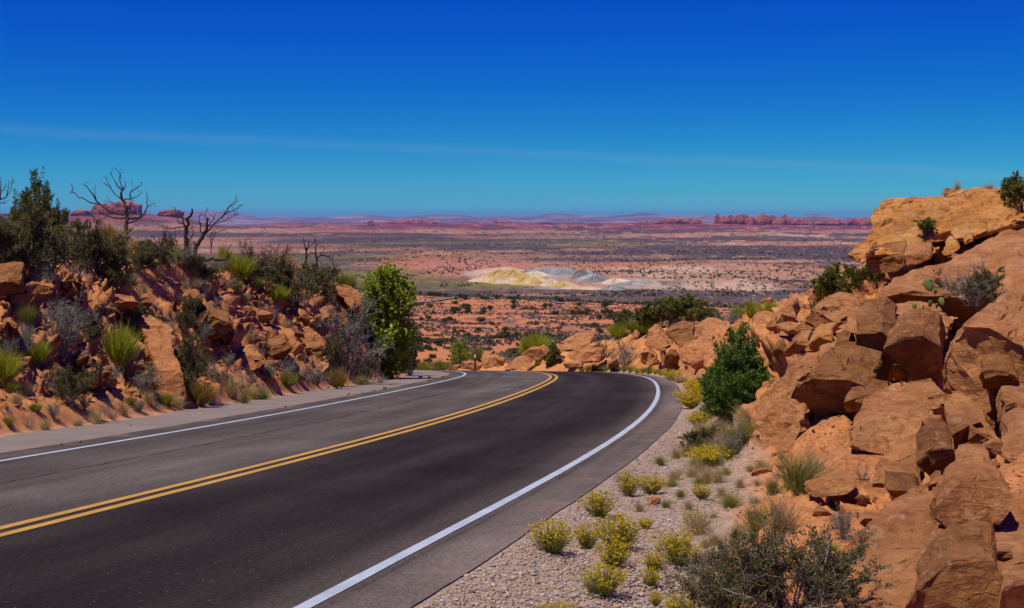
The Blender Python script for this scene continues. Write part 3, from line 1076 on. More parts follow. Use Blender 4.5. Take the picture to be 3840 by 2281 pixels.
def mat_rock(name, dark, mid, pale, spots=.5, stri=0.0):
    n = NT(name)
    P = n.pos()
    a = n.noise(P, 1.7, 6, .62, dist=.4)
    c = n.ramp(a, [(.28, dark), (.5, mid), (.74, pale)])
    c = n.mix(1, c, n.ramp(n.noise(P, 14, 5, .65), [(.3, (.70, .66, .64)), (.5, (1, 1, 1)), (.72, (1.16, 1.18, 1.2))]), 'MULTIPLY')
    # broad dark varnish stains
    st_ = n.ramp(n.noise(P, .75, 5, .65, dist=.6), [(.50, 0.0), (.64, 1.0)])
    c = n.mix(n.math('MULTIPLY', st_, .5), c, n.mix(1, c, (.52, .46, .42), 'MULTIPLY'))
    # pale scars and grey lichen
    sp = n.math('MULTIPLY', n.ramp(n.noise(P, 9, 3, .5, dist=.8), [(.60, 0.0), (.66, 1.0)]), n.ramp(n.noise(P, 1.1, 3), [(.42, 0.0), (.6, 1.0)]))
    c = n.mix(n.math('MULTIPLY', sp, spots), c, (.60, .40, .24))
    li = n.math('MULTIPLY', n.ramp(n.noise(P, 13, 3, .5), [(.64, 0.0), (.69, 1.0)]), n.ramp(n.noise(P, .8, 3), [(.45, 0.0), (.62, 1.0)]))
    c = n.mix(n.math('MULTIPLY', li, spots * .8), c, (.17, .14, .13))
    # bedding grain
    mp = n.n('ShaderNodeMapping')
    n.set(mp.inputs['Vector'], P)
    mp.inputs['Rotation'].default_value = (R(25), R(-32), R(10))
    mp.inputs['Scale'].default_value = (1.8, 1.8, 6.5)
    bed = n.noise(mp.outputs[0], 2.6, 6, .7, dist=.3)
    c = n.mix(.55 + stri, c, n.mix(1, c, n.ramp(bed, [(.32, .62), (.55, 1.05), (.75, 1.25)]), 'MULTIPLY'))
    # fracture lines
    wv = n.n('ShaderNodeVectorMath', operation='MULTIPLY_ADD')
    n.t.links.new(n.noise(P, 1.6, 4, .6, out='Color'), wv.inputs[0])
    wv.inputs[1].default_value = (.9, .9, .9)
    n.t.links.new(P, wv.inputs[2])
    crk = n.voro(wv.outputs[0], 1.15, 'Distance', 'DISTANCE_TO_EDGE')
    brk = n.ramp(n.noise(P, .9, 3, .6), [(.47, 0.0), (.6, 1.0)])
    line = n.math('MULTIPLY', n.ramp(crk, [(.003, 1.0), (.016, 0.0)]), brk)
    c = n.mix(n.math('MULTIPLY', line, .18), c, (.12, .055, .025))
    h = n.math('ADD', n.math('MULTIPLY', n.noise(P, 5, 9, .76), .75), n.math('MULTIPLY', bed, .6 + stri))
    h = n.math('SUBTRACT', h, n.math('MULTIPLY', line, .12))
    b = n.bump(h, .9, .13 + .1 * stri)
    return n.done(n.bsdf(c, .92, .12, b))


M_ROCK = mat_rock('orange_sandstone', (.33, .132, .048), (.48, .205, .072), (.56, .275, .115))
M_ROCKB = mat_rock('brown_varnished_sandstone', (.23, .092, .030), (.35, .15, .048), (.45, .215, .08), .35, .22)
M_ROCKY = mat_rock('golden_sandstone', (.44, .178, .045), (.58, .25, .062), (.63, .34, .13), .9)
M_ROCKR = mat_rock('red_broken_sandstone', (.33, .128, .046), (.48, .20, .072), (.56, .27, .115), .35)


def rough_rock(bm, amp, cell, seed, passes=4, maxv=5200):
    """break straight faces: split long edges, push the points about, layer by layer"""
    for _ in range(passes):
        es = [e for e in bm.edges if e.calc_length() > cell]
        if not es or len(bm.verts) > maxv:
            break
        bmesh.ops.subdivide_edges(bm, edges=es, cuts=1, use_grid_fill=True)
    bmesh.ops.triangulate(bm, faces=[f for f in bm.faces if len(f.verts) > 4])
    bm.normal_update()
    o = Vector((seed * 3.7, seed * 1.3, -seed * 2.1))
    for v in bm.verts:
        p = v.co
        n1 = mnoise.noise(p * 1.3 + o)
        n2 = mnoise.noise(p * 4.0 + o)
        # stepped relief that reads as broken sheets
        st = mnoise.cell(p * 2.3 + o + Vector((n2, n1, 0)) * .35) - .5
        st2 = mnoise.cell(p * 6.0 + o + Vector((n1, n2, 0)) * .3) - .5
        v.co = p + v.normal * (amp * (n1 * .9 + n2 * .35 + st * .55 + st2 * .22))
    return bm


def block(poly, dt, db, thick, label, conv, mat=None, back=(.25, 1.0, .25), amp=.045, name='boulder', tilt=0.0, shrink=.88, group=None, cell=.10, bev=.03, seed=None, maxv=5200):
    """a boulder: its outline seen from the road, real distances for top and bottom, carried back by its thickness"""
    pts = [conv(*p) for p in poly]
    k_ = NEAR.get(conv.__name__, 1.0)
    dt, db = dt * k_, db * k_
    ys = [p[1] for p in pts]
    xs = [p[0] for p in pts]
    y0, y1, x0, x1 = min(ys), max(ys), min(xs), max(xs)
    W = []
    if conv.__name__ in ('c2', 'c3'):
        # blocks of the left cutting sit where the bank stands behind them
        cx = (x0 + x1) / 2
        hb, ht = hit(cx, y1, 14, 80, False, 500), hit(cx, y0, 14, 80, False, 500)
        if hb is not None:
            db = hb[1] - .3
            top = ht[1] if ht is not None and ht[1] - hb[1] < 6 else hb[1] + 1.2
            dt = db + (top - hb[1]) * (.25 if mat is M_ROCKB else .8) - .15
            thick = max(thick, (top - hb[1]) * .6)
    for vx, vy in pts:
        t = (vy - y0) / max(y1 - y0, 1e-6)
        u = (vx - x0) / max(x1 - x0, 1e-6) - .5
        dd = dt + (db - dt) * t + tilt * u
        if t > .6 and conv.__name__ != 'c6':
            # the foot of the block reaches back to the ground it stands on
            g_ = hit(vx, vy, max(5, dd - 2), dd + 4, True, 260)
            if g_ is not None and g_[1] > dd:
                dd += min(g_[1] - dd + .08, {'c8': .22, 'c7': .45}.get(conv.__name__, 1.0)) * float(sstep(.6, 1.0, t))
        W.append(Vector(at(vx, vy, dd)))
    cen = sum(W, Vector()) / len(W)
    bk = Vector(back).normalized() * thick
    bm = bmesh.new()
    front = [bm.verts.new(p) for p in W]
    rear = [bm.verts.new(cen + (p - cen) * shrink + bk) for p in W]
    n = len(W)
    bm.faces.new(front)
    bm.faces.new(rear[::-1])
    for i in range(n):
        j = (i + 1) % n
        bm.faces.new((front[j], front[i], rear[i], rear[j]))
    bmesh.ops.recalc_face_normals(bm, faces=bm.faces[:])
    if bev:
        bmesh.ops.bevel(bm, geom=bm.edges[:], offset=bev, segments=2, profile=.6, affect='EDGES', clamp_overlap=True)
    bmesh.ops.triangulate(bm, faces=bm.faces[:])
    base = Vector((cen.x, cen.y, min(p.z for p in W)))
    sd = seed if seed is not None else (hash_str(label) % 97)
    rough_rock(bm, amp, cell, sd, 6 if maxv > 6000 else 4, maxv)
    bmesh.ops.translate(bm, verts=bm.verts[:], vec=-base)
    me = bpy.data.meshes.new(name)
    bm.to_mesh(me)
    bm.free()
    o = link(name, me, None, mat or M_ROCK)
    o.location = base
    return tag(o, label, 'boulder', group)


NEAR = {'c7': .955, 'c8': .965, 'c6': .975, }


def hash_str(s):
    h = 7
    for ch in s:
        h = (h * 31 + ord(ch)) & 0xFFFFFF
    return h


def c7(x, y):
    return (2780 + .4242 * x) / VS, (1150 + .4242 * y) / VS


def c8(x, y):
    return (1900 + .7763 * x) / VS, (1600 + .7763 * y) / VS


def c6(x, y):
    return (2880 + .41775 * x) / VS, (580 + .41775 * y) / VS


def c5(x, y):
    return (2400 + .5053 * x) / VS, (700 + .5053 * y) / VS


def vv(x, y):
    return x, y


# the golden mesa rock and the ledges below it
block([(930, 550), (1000, 430), (1050, 396), (1350, 362), (1560, 345), (1700, 320), (1900, 292), (2200, 290), (2500, 300), (2500, 640), (2130, 640), (1960, 700), (1700, 720), (1400, 790), (1180, 820), (900, 870), (860, 760), (940, 690)], 28.1, 26.2, 5.5, 'great golden flat-topped sandstone outcrop rising into the sky, shaded on its rounded left brow', c6, M_ROCKY, (.35, 1, -.06), .09, 'sandstone_outcrop', tilt=-1.6, shrink=.92, cell=.13, bev=.07, maxv=22000)
block([(1562, 366), (1596, 296), (1655, 298), (1700, 340), (1705, 368)], 28.2, 28.2, .7, 'small pale block perched alone on the golden outcrop rim', c6, M_ROCKY, (.2, 1, 0), .03)
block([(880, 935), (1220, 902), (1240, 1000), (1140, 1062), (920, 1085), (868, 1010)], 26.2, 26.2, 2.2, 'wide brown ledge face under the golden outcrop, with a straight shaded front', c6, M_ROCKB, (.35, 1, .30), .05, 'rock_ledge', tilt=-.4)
block([(1225, 905), (1460, 890), (1480, 930), (1360, 985), (1240, 1005)], 26.05, 26.0, 1.4, 'ledge block continuing right of the straight brown ledge face', c6, M_ROCK, (.35, 1, .35), .05, 'rock_ledge')
block([(885, 920), (910, 860), (1180, 815), (1400, 800), (1560, 860), (1470, 895), (1220, 905)], 26.9, 26.2, 1.2, 'pale-topped slab lying on the brown ledge', c6, M_ROCKY, (.3, 1, .1), .05, 'rock_slab')
block([(1560, 880), (1600, 800), (1700, 780), (1740, 840), (1680, 890), (1590, 910)], 23.9, 23.7, .7, 'knobbly boulder wedged in the crack above the smooth slope', c6, M_ROCKY, (.3, 1, .2), .05)
block([(1640, 690), (1780, 640), (1960, 650), (2000, 700), (1900, 740), (1760, 770), (1660, 770)], 24.8, 24.2, .9, 'lumpy golden boulder at the foot of the outcrop, over a dark gap', c6, M_ROCKY, (.3, 1, .2), .06)
block([(1740, 800), (1800, 735), (1850, 740), (1860, 790), (1770, 830)], 23.6, 23.6, .5, 'small square stone standing in the dark gap below the outcrop', c6, M_ROCKY, (.3, 1, .2), .03)
block([(690, 910), (760, 860), (880, 880), (900, 930), (850, 1010), (800, 960)], 25.4, 25.2, 1.4, 'sloping golden shelf under the shaded brow of the outcrop', c6, M_ROCKY, (.4, 1, .15), .05, 'rock_shelf')

block([(960, 1222), (1100, 1095), (1400, 995), (1700, 880), (2000, 735), (2298, 630), (2520, 600), (2520, 1345), (2290, 1340), (1900, 1330), (1600, 1262), (1200, 1240), (1000, 1290)], 23.6, 18.6, 1.3, 'broad smooth bare sandstone slope below the golden outcrop', c6, M_ROCK, (.3, 1, -.35), .05, 'rock_slope', tilt=-.8, cell=.16, bev=.08)
# the broken slabs above the road
block([(400, 430), (560, 465), (640, 540), (830, 590), (600, 610), (480, 720), (430, 815), (520, 870), (605, 985), (500, 1130), (400, 1320), (190, 1400), (110, 1260), (180, 1160), (95, 980), (140, 820), (300, 640), (350, 560)], 18.0, 16.3, 1.9, 'tall smooth orange slab leaning beside the green juniper', c7, M_ROCK, (.55, 1, .1), .08, 'rock_slab', tilt=-1.5, bev=.08)
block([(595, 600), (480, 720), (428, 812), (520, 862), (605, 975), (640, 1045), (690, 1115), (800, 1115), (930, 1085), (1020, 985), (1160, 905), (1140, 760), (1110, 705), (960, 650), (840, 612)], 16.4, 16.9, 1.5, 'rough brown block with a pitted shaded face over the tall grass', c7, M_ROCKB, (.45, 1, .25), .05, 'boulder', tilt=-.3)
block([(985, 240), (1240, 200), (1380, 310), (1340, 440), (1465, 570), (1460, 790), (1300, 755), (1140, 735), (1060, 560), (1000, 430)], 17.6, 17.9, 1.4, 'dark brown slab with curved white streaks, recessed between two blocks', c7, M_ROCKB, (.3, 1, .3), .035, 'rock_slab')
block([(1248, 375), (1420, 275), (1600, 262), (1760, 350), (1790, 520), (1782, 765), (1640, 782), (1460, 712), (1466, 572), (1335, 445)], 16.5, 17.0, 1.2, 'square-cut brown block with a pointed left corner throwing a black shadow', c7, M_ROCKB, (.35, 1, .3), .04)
block([(905, 205), (1240, 175), (1640, 150), (1880, 165), (1830, 260), (1800, 305), (1640, 245), (1380, 302), (1240, 205), (985, 240)], 18.6, 17.2, 1.5, 'thin curved cap slab bridging the brown blocks', c7, M_ROCK, (.2, 1, .12), .05, 'rock_slab')
block([(1760, 400), (1830, 262), (1950, 165), (2170, 160), (2520, 300), (2600, 420), (2600, 800), (2500, 850), (2290, 870), (2295, 1000), (2150, 975), (1950, 885), (1785, 735), (1745, 505)], 13.6, 13.7, 1.9, 'huge pale rounded boulder with a black undercut left side', c7, M_ROCK, (.55, 1, .15), .07, 'boulder', tilt=-.9, bev=.12)
block([(2095, 615), (2250, 575), (2400, 590), (2480, 690), (2290, 760), (2200, 790), (2125, 740)], 12.9, 13.2, .7, 'brown flake peeling off the front of the huge pale boulder', c7, M_ROCKB, (.3, 1, .2), .05, 'rock_flake')
block([(820, 540), (850, 430), (830, 330), (900, 300), (980, 300), (992, 430), (950, 545)], 18.3, 18.3, .8, 'narrow dark split block standing left of the streaked slab', c7, M_ROCKB, (.3, 1, .2), .04)
block([(595, 340), (680, 250), (790, 262), (805, 310), (700, 375), (610, 370)], 19.4, 19.2, .7, 'golden wedge stone sitting on the slope above the smooth slab', c7, M_ROCKY, (.3, 1, .2), .03)
block([(370, 410), (480, 310), (600, 285), (600, 360), (480, 420), (390, 440)], 19.8, 19.5, .8, 'long pale stone just above the smooth leaning slab', c7, M_ROCK, (.3, 1, .15), .04)
block([(280, 370), (330, 350), (385, 410), (370, 470), (300, 480), (270, 420)], 20.4, 20.4, .7, 'dark red block half hidden behind the juniper', c7, M_ROCKB, (.3, 1, .1), .03)
block([(930, 1130), (1160, 990), (1450, 960), (1690, 970), (1722, 1050), (1640, 1232), (1560, 1345), (1400, 1358), (1290, 1372), (1200, 1312), (1040, 1270), (940, 1240)], 14.6, 13.4, 1.5, 'broad smooth tan slab slanting below the brown blocks', c7, M_ROCK, (.3, 1, .1), .045, 'rock_slab', bev=.07)
block([(1815, 1010), (1990, 958), (2140, 1010), (2035, 1052), (2095, 1110), (2270, 1160), (2255, 1212), (2000, 1275), (1920, 1240), (1860, 1150)], 12.7, 12.2, .8, 'flat-topped ledge stone lying in the black shadow of the huge boulder', c7, M_ROCK, (.2, 1, .15), .035)
block([(1540, 1345), (1610, 1245), (1740, 1182), (1870, 1202), (1915, 1290), (1800, 1330), (1850, 1420), (1720, 1470), (1590, 1460)], 12.4, 12.0, .7, 'oval pale stone with a dark grained underside propped on the scree', c7, M_ROCK, (.2, 1, .2), .03)
block([(2310, 850), (2420, 842), (2600, 850), (2600, 1040), (2420, 1085), (2290, 1112), (2272, 1060)], 12.2, 11.9, .9, 'square grey-flecked block under the right end of the huge boulder', c7, M_ROCK, (.3, 1, .1), .04)
block([(2330, 1150), (2480, 1085), (2620, 1090), (2620, 1420), (2400, 1400), (2290, 1330), (2300, 1230)], 11.4, 11.0, .8, 'stacked tan block below the grey-flecked one', c7, M_ROCK, (.3, 1, .1), .04)
block([(1160, 945), (1160, 900), (1470, 832), (1790, 782), (1850, 850), (1745, 900), (1400, 952), (1250, 985)], 15.4, 14.8, .9, 'long thin slab with grey lichen between the brown blocks and the tan slab', c7, M_ROCK, (.2, 1, .1), .04, 'rock_slab')
block([(900, 850), (1000, 815), (1140, 760), (1340, 800), (1180, 890), (1040, 940), (920, 945)], 15.9, 15.6, .7, 'small layered stack of brown plates right of the pitted face', c7, M_ROCKB, (.3, 1, .15), .04, 'rock_slab')
block([(560, 80), (640, 20), (800, -20), (960, 30), (1005, 90), (850, 150), (770, 240), (660, 240), (640, 200), (540, 140)], 21.8, 21.0, 1.4, 'angular boulder with a shadowed hollow at the top of the rock pile', c7, M_ROCK, (.35, 1, .1), .06)
block([(330, 60), (370, 0), (450, -10), (475, 100), (445, 205), (310, 245), (320, 150)], 22.8, 22.4, 1.0, 'upright split boulder beside the narrow dark-leaved shrub', c7, M_ROCK, (.3, 1, .1), .05)
block([(210, 130), (300, 90), (330, 150), (310, 240), (215, 215)], 23.6, 23.4, .8, 'squat boulder left of the upright split one', c7, M_ROCK, (.3, 1, .1), .05)
block([(1130, 60), (1220, 20), (1280, 70), (1240, 110), (1180, 100)], 19.8, 19.6, .5, 'loose angular stone below the prickly pear', c7, M_ROCK, (.3, 1, .1), .03)

# foreground, lower right
block([(2045, 440), (2100, 300), (2180, 230), (2300, 215), (2440, 270), (2460, 380), (2395, 490), (2240, 545), (2110, 520)], 9.35, 8.95, .55, 'rounded lichen-spotted boulder resting on the foreground slab', c8, M_ROCK, (.25, 1, .12), .03, bev=.05, cell=.05)
block([(1590, 600), (1760, 470), (1900, 400), (2060, 350), (2060, 500), (2300, 560), (2560, 540), (2560, 960), (1640, 960), (1600, 760)], 9.5, 7.8, 1.0, 'big pale foreground slab sloping down behind the large dark shrub', c8, M_ROCK, (.4, 1, .0), .035, 'rock_slab', tilt=-.3, bev=.06, cell=.07)
block([(1900, 900), (1990, 780), (2110, 640), (2250, 620), (2365, 612), (2410, 720), (2390, 980), (1900, 980)], 7.5, 7.15, .6, 'brown broken foreground block with an upright face', c8, M_ROCKB, (.35, 1, .2), .03, cell=.06)
block([(2370, 600), (2440, 595), (2450, 640), (2400, 660), (2365, 645)], 7.7, 7.6, .14, 'fist-sized stone perched on the brown foreground block', c8, M_ROCK, (.2, 1, .1), .012, name='stone', cell=.04, bev=.012)
block([(2390, 780), (2470, 740), (2560, 730), (2560, 980), (2350, 980)], 7.3, 7.1, .4, 'pale rock in the corner beside the brown foreground block', c8, M_ROCK, (.3, 1, .1), .025, cell=.06)
block([(1820, 300), (1990, 318), (2015, 348), (1970, 382), (1862, 348)], 10.6, 10.85, .35, 'thin dark plate of rock jutting over a black shadow', c8, M_ROCKB, (.2, 1, .25), .012, 'rock_slab', cell=.05, bev=.012)
block([(1975, 180), (2050, 100), (2160, 90), (2185, 130), (2165, 240), (2060, 252), (2010, 215)], 11.3, 11.2, .5, 'two-toned stone with a dark lower half among the foreground rocks', c8, M_ROCKB, (.2, 1, .35), .02, cell=.06)
block([(1740, 292), (1790, 215), (1870, 250), (1985, 190), (2035, 300), (1965, 322), (1820, 300)], 11.4, 10.9, .6, 'notched pale slab above the thin dark plate', c8, M_ROCK, (.3, 1, .05), .025, 'rock_slab', cell=.07)
block([(2160, 160), (2240, 140), (2340, 150), (2345, 215), (2200, 225)], 10.6, 10.4, .5, 'small squared stone above the lichen-spotted boulder', c8, M_ROCK, (.3, 1, .1), .02, cell=.06)
block([(2020, 300), (2060, 255), (2120, 262), (2100, 330), (2050, 350)], 10.1, 10.0, .35, 'little pale block left of the lichen-spotted boulder', c8, M_ROCK, (.3, 1, .1), .02, cell=.06)
block([(1420, 290), (1560, 250), (1690, 290), (1640, 330), (1480, 345)], 12.2, 11.6, .6, 'low flat pale rock behind the tall grass', c8, M_ROCK, (.3, 1, .0), .025, 'rock_slab', cell=.08)
block([(1700, 470), (1730, 445), (1785, 445), (1790, 480), (1730, 487)], 9.9, 9.8, .2, 'small flat stone lying by the green-tipped shrub', c8, M_ROCK, (.2, 1, .05), .012, 'stone', cell=.04, bev=.012)

# rock pile at the outer edge of the bend
PILE = [
    ([(30, 1175), (45, 1085), (100, 1060), (170, 1115), (245, 1185), (150, 1225)], 60, 59, 1.6, 'tall cracked boulder heading the rock pile by the bend', M_ROCK),
    ([(172, 1075), (300, 1040), (400, 1060), (410, 1140), (300, 1200), (205, 1120)], 58, 57, 1.8, 'split brown-faced boulder in the pile, right of the tall cracked one', M_ROCKB),
    ([(185, 1245), (225, 1232), (275, 1262), (280, 1345), (205, 1362), (178, 1310)], 55, 55, 1.2, 'round-faced dark boulder low in the pile by the verge', M_ROCKB),
    ([(275, 1240), (450, 1135), (545, 1115), (560, 1200), (410, 1345), (300, 1305)], 55, 52, 1.6, 'long tilted slab crossing the middle of the pile', M_ROCK),
    ([(400, 1060), (520, 1020), (640, 1050), (620, 1110), (480, 1120), (405, 1130)], 58, 55, 1.6, 'flat pale slab topping the pile', M_ROCK),
    ([(540, 1150), (600, 1140), (620, 1230), (560, 1240)], 50, 49, .9, 'upright orange block at the right of the pile behind the juniper', M_ROCK),
    ([(135, 1220), (190, 1200), (190, 1330), (160, 1340)], 56, 56, .8, 'white-streaked narrow block in the pile', M_ROCK),
    ([(0, 1230), (60, 1215), (130, 1260), (130, 1320), (40, 1330), (0, 1300)], 62, 61, 1.0, 'layered base block under the tall cracked boulder', M_ROCK),
    ([(680, 1045), (740, 1010), (790, 1040), (770, 1090), (700, 1090)], 48, 47, .9, 'smooth orange boulder on the crest of the pile', M_ROCK),
    ([(830, 1020), (900, 975), (990, 990), (1000, 1040), (900, 1060)], 44, 42, 1.2, 'flat angular block where the pile meets the big slope', M_ROCK),
    ([(930, 1040), (1010, 1010), (1060, 1050), (1020, 1130), (950, 1110)], 40, 39, 1.1, 'blocky brown boulder under the crest block', M_ROCKB),
    ([(640, 1110), (760, 1080), (820, 1110), (780, 1160), (680, 1170)], 47, 45, .9, 'low wide stone behind the juniper top', M_ROCK),
]
for poly, dt, db, th, lab, mt in PILE:
    block(poly, dt, db, th, lab, c5, mt, (.2, 1, .1), .09, cell=.22, bev=.06)


def c4(x, y):
    return (1600 + .4717 * x) / VS, (750 + .4717 * y) / VS


BEND = [
    ([(740, 1230), (800, 1185), (900, 1170), (960, 1230), (900, 1290), (780, 1270)], 73, 73, 1.6, 'low rounded rock shelf beside the outside of the bend'),
    ([(620, 1330), (700, 1260), (780, 1270), (860, 1330), (800, 1352), (640, 1352)], 72, 71, 1.4, 'smooth sloping rock at the road edge of the bend'),
    ([(1030, 1150), (1160, 1100), (1300, 1095), (1310, 1140), (1180, 1200), (1060, 1200)], 74, 72, 2.4, 'broad smooth orange dome behind the bend'),
    ([(1120, 1215), (1250, 1190), (1390, 1200), (1380, 1290), (1230, 1300), (1130, 1262)], 69, 68, 1.6, 'ledge with a dark slot below the smooth dome'),
    ([(1080, 1300), (1230, 1290), (1240, 1340), (1100, 1345)], 67, 67, 1.0, 'flat orange slab at the verge below the ledge'),
    ([(1420, 1300), (1500, 1270), (1530, 1330), (1440, 1345)], 66, 66, 1.0, 'squat block beside the shrub at the bend'),
    ([(1610, 1080), (1650, 1055), (1690, 1090), (1660, 1115)], 62, 62, .9, 'pale dome stone on top of the pile by the dead branches'),
    ([(1740, 1060), (1860, 1020), (1870, 1100), (1790, 1130)], 61, 61, 1.0, 'golden angular block at the top of the pile'),
    ([(1890, 1240), (1960, 1200), (2000, 1260), (1990, 1340), (1900, 1330)], 57, 57, 1.0, 'round brown boulder in the lower pile'),
    ([(430, 1270), (520, 1235), (610, 1280), (600, 1330), (440, 1335)], 80, 79, 1.4, 'pale orange outcrop behind the roadside post'),
    ([(260, 1310), (360, 1290), (430, 1320), (420, 1352), (250, 1352)], 80, 80, 1.2, 'low banded outcrop left of the roadside post'),
    ([(160, 1345), (200, 1310), (255, 1320), (250, 1356), (170, 1356)], 80, 80, 1.0, 'end stone of the low outcrop beyond the road crest'),
]
for poly, dt, db, th, lab in BEND:
    block(poly, dt, db, th, lab, c4, M_ROCK, (.2, 1, .05), .10, cell=.3, bev=.08)


# left bank: larger blocks read one by one
def c2(x, y):
    return .438 * x / VS, (1050 + .438 * y) / VS


LEFTB = [
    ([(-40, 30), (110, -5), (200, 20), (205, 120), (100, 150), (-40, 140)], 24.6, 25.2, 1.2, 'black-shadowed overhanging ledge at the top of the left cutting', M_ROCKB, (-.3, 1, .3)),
    ([(200, 40), (300, 20), (460, 60), (470, 110), (330, 140), (210, 120)], 25.3, 25.0, .9, 'row of broken ledge stone right of the black overhang', M_ROCKR, (-.3, 1, .1)),
    ([(525, 10), (620, -5), (690, 40), (710, 100), (610, 100), (540, 60)], 26.6, 26.2, .8, 'smooth rounded boulder on the ledge above the big shrub', M_ROCKR, (-.3, 1, .1)),
    ([(790, 200), (960, 165), (1190, 190), (1200, 290), (1080, 300), (940, 270), (820, 260)], 27.6, 27.0, 1.0, 'long pale rounded slab across the left bank', M_ROCKR, (-.3, 1, .1)),
    ([(1195, 200), (1280, 185), (1310, 215), (1270, 270), (1200, 300)], 27.8, 28.0, .7, 'dark-sided square stone at the end of the long pale slab', M_ROCKB, (-.3, 1, .2)),
    ([(1570, 205), (1640, 165), (1720, 140), (1745, 190), (1690, 250), (1580, 275)], 29.8, 30.2, .8, 'dark triangular overhang high in the left bank', M_ROCKB, (-.3, 1, .3)),
    ([(1170, 330), (1290, 310), (1480, 420), (1470, 560), (1560, 780), (1600, 1010), (1560, 1065), (1390, 1075), (1340, 930), (1340, 780), (1270, 620), (1230, 470)], 27.4, 25.6, 1.1, 'rough furrowed rock rib running down the bank between two shrubs', M_ROCKR, (-.35, 1, .05)),
    ([(1690, 290), (1790, 265), (1890, 330), (1990, 350), (2000, 430), (1900, 500), (1820, 505), (1740, 470), (1700, 400)], 28.8, 29.1, 1.2, 'large boulder with a dark hollow front in the left bank', M_ROCKB, (-.3, 1, .2)),
    ([(1890, 360), (1960, 345), (2010, 400), (2000, 500), (1940, 570), (1900, 480)], 28.3, 28.4, .5, 'pale flake stuck to the right of the hollow boulder', M_ROCKR, (-.2, 1, .1)),
    ([(2040, 640), (2192, 600), (2260, 660), (2240, 760), (2130, 800), (2040, 740)], 29.6, 29.2, 1.0, 'smooth red block low in the left bank', M_ROCKR, (-.3, 1, .1)),
    ([(870, 790), (960, 770), (950, 850), (900, 900), (870, 860)], 25.0, 25.0, .6, 'upright brown slab below the bright green bush', M_ROCKB, (-.3, 1, .1)),
    ([(1140, 760), (1230, 740), (1280, 800), (1260, 880), (1150, 860)], 25.6, 25.6, .7, 'pale block in the shadow below the bright green bush', M_ROCKR, (-.3, 1, .1)),
    ([(1200, 870), (1320, 880), (1330, 950), (1210, 950)], 25.3, 25.2, .6, 'round low stone beside the furrowed rib', M_ROCKR, (-.3, 1, .1)),
    ([(650, 690), (760, 650), (800, 720), (740, 780), (660, 760)], 24.5, 24.4, .6, 'squared stone below the big grey-green shrub', M_ROCKR, (-.3, 1, .1)),
    ([(720, 800), (830, 760), (850, 900), (800, 950), (740, 890)], 24.4, 24.6, .6, 'dark cleft slab under the squared stone', M_ROCKB, (-.3, 1, .1)),
    ([(10, 390), (70, 360), (150, 420), (170, 490), (60, 480), (0, 450)], 24.2, 24.0, .6, 'tilted plate at the left end of the bank', M_ROCKR, (-.3, 1, .1)),
]
for poly, dt, db, th, lab, mt, bk in LEFTB:
    block(poly, dt, db, th, lab, c2, mt, bk, .055, cell=.11, bev=.035)


def c3(x, y):
    return (800 + .5053 * x) / VS, (700 + .5053 * y) / VS


LEFTC = [
    ([(870, 770), (960, 760), (1100, 790), (1130, 870), (1100, 930), (1080, 980), (1020, 900), (960, 830)], 47.5, 46.5, 1.8, 'rounded rock nose at the end of the left bank beside the leafy tree', M_ROCKR),
    ([(1090, 810), (1190, 860), (1200, 960), (1110, 1000), (1085, 960)], 48.5, 48, 1.4, 'cracked block right of the rock nose', M_ROCKR),
    ([(1100, 1040), (1190, 1080), (1190, 1120), (1100, 1110)], 47, 46.6, .8, 'flat layered slab behind the leafy tree', M_ROCKR),
    ([(400, 1170), (560, 1130), (600, 1210), (540, 1290), (420, 1270)], 36.4, 36.6, 1.2, 'bulging dark-fronted boulder midway along the left bank', M_ROCKB),
    ([(180, 1270), (300, 1230), (360, 1300), (320, 1380), (200, 1370)], 34.4, 34.0, 1.0, 'smooth orange block by the foot of the left bank', M_ROCKR),
    ([(330, 1360), (430, 1340), (470, 1420), (430, 1480), (350, 1470)], 34.8, 34.4, .9, 'rounded dusty boulder above the shoulder', M_ROCKR),
    ([(640, 1090), (720, 1060), (850, 1160), (850, 1230), (760, 1270), (670, 1200)], 39.4, 38.6, 1.3, 'steep grey-orange slab left of the big silver shrub', M_ROCKR),
    ([(630, 900), (690, 930), (755, 1010), (720, 1040), (640, 960)], 40.6, 40.0, .8, 'thin slanting plate high on the bank', M_ROCKR),
    ([(30, 1030), (130, 990), (160, 1060), (140, 1150), (50, 1120)], 33.2, 33.4, .8, 'pale upright plate in the middle of the left bank', M_ROCKR),
    ([(740, 1260), (850, 1240), (865, 1330), (800, 1400), (750, 1340)], 40.4, 40.2, 1.0, 'fluted rock column at the bottom of the bank', M_ROCKR),
    ([(680, 600), (740, 605), (785, 650), (780, 675), (690, 640)], 43, 43, .7, 'pale rounded stone on the bank top below the dead snag', M_ROCKR),
]
for poly, dt, db, th, lab, mt in LEFTC:
    block(poly, dt, db, th, lab, c3, mt, (-.25, 1, .1), .07, cell=.16, bev=.05)


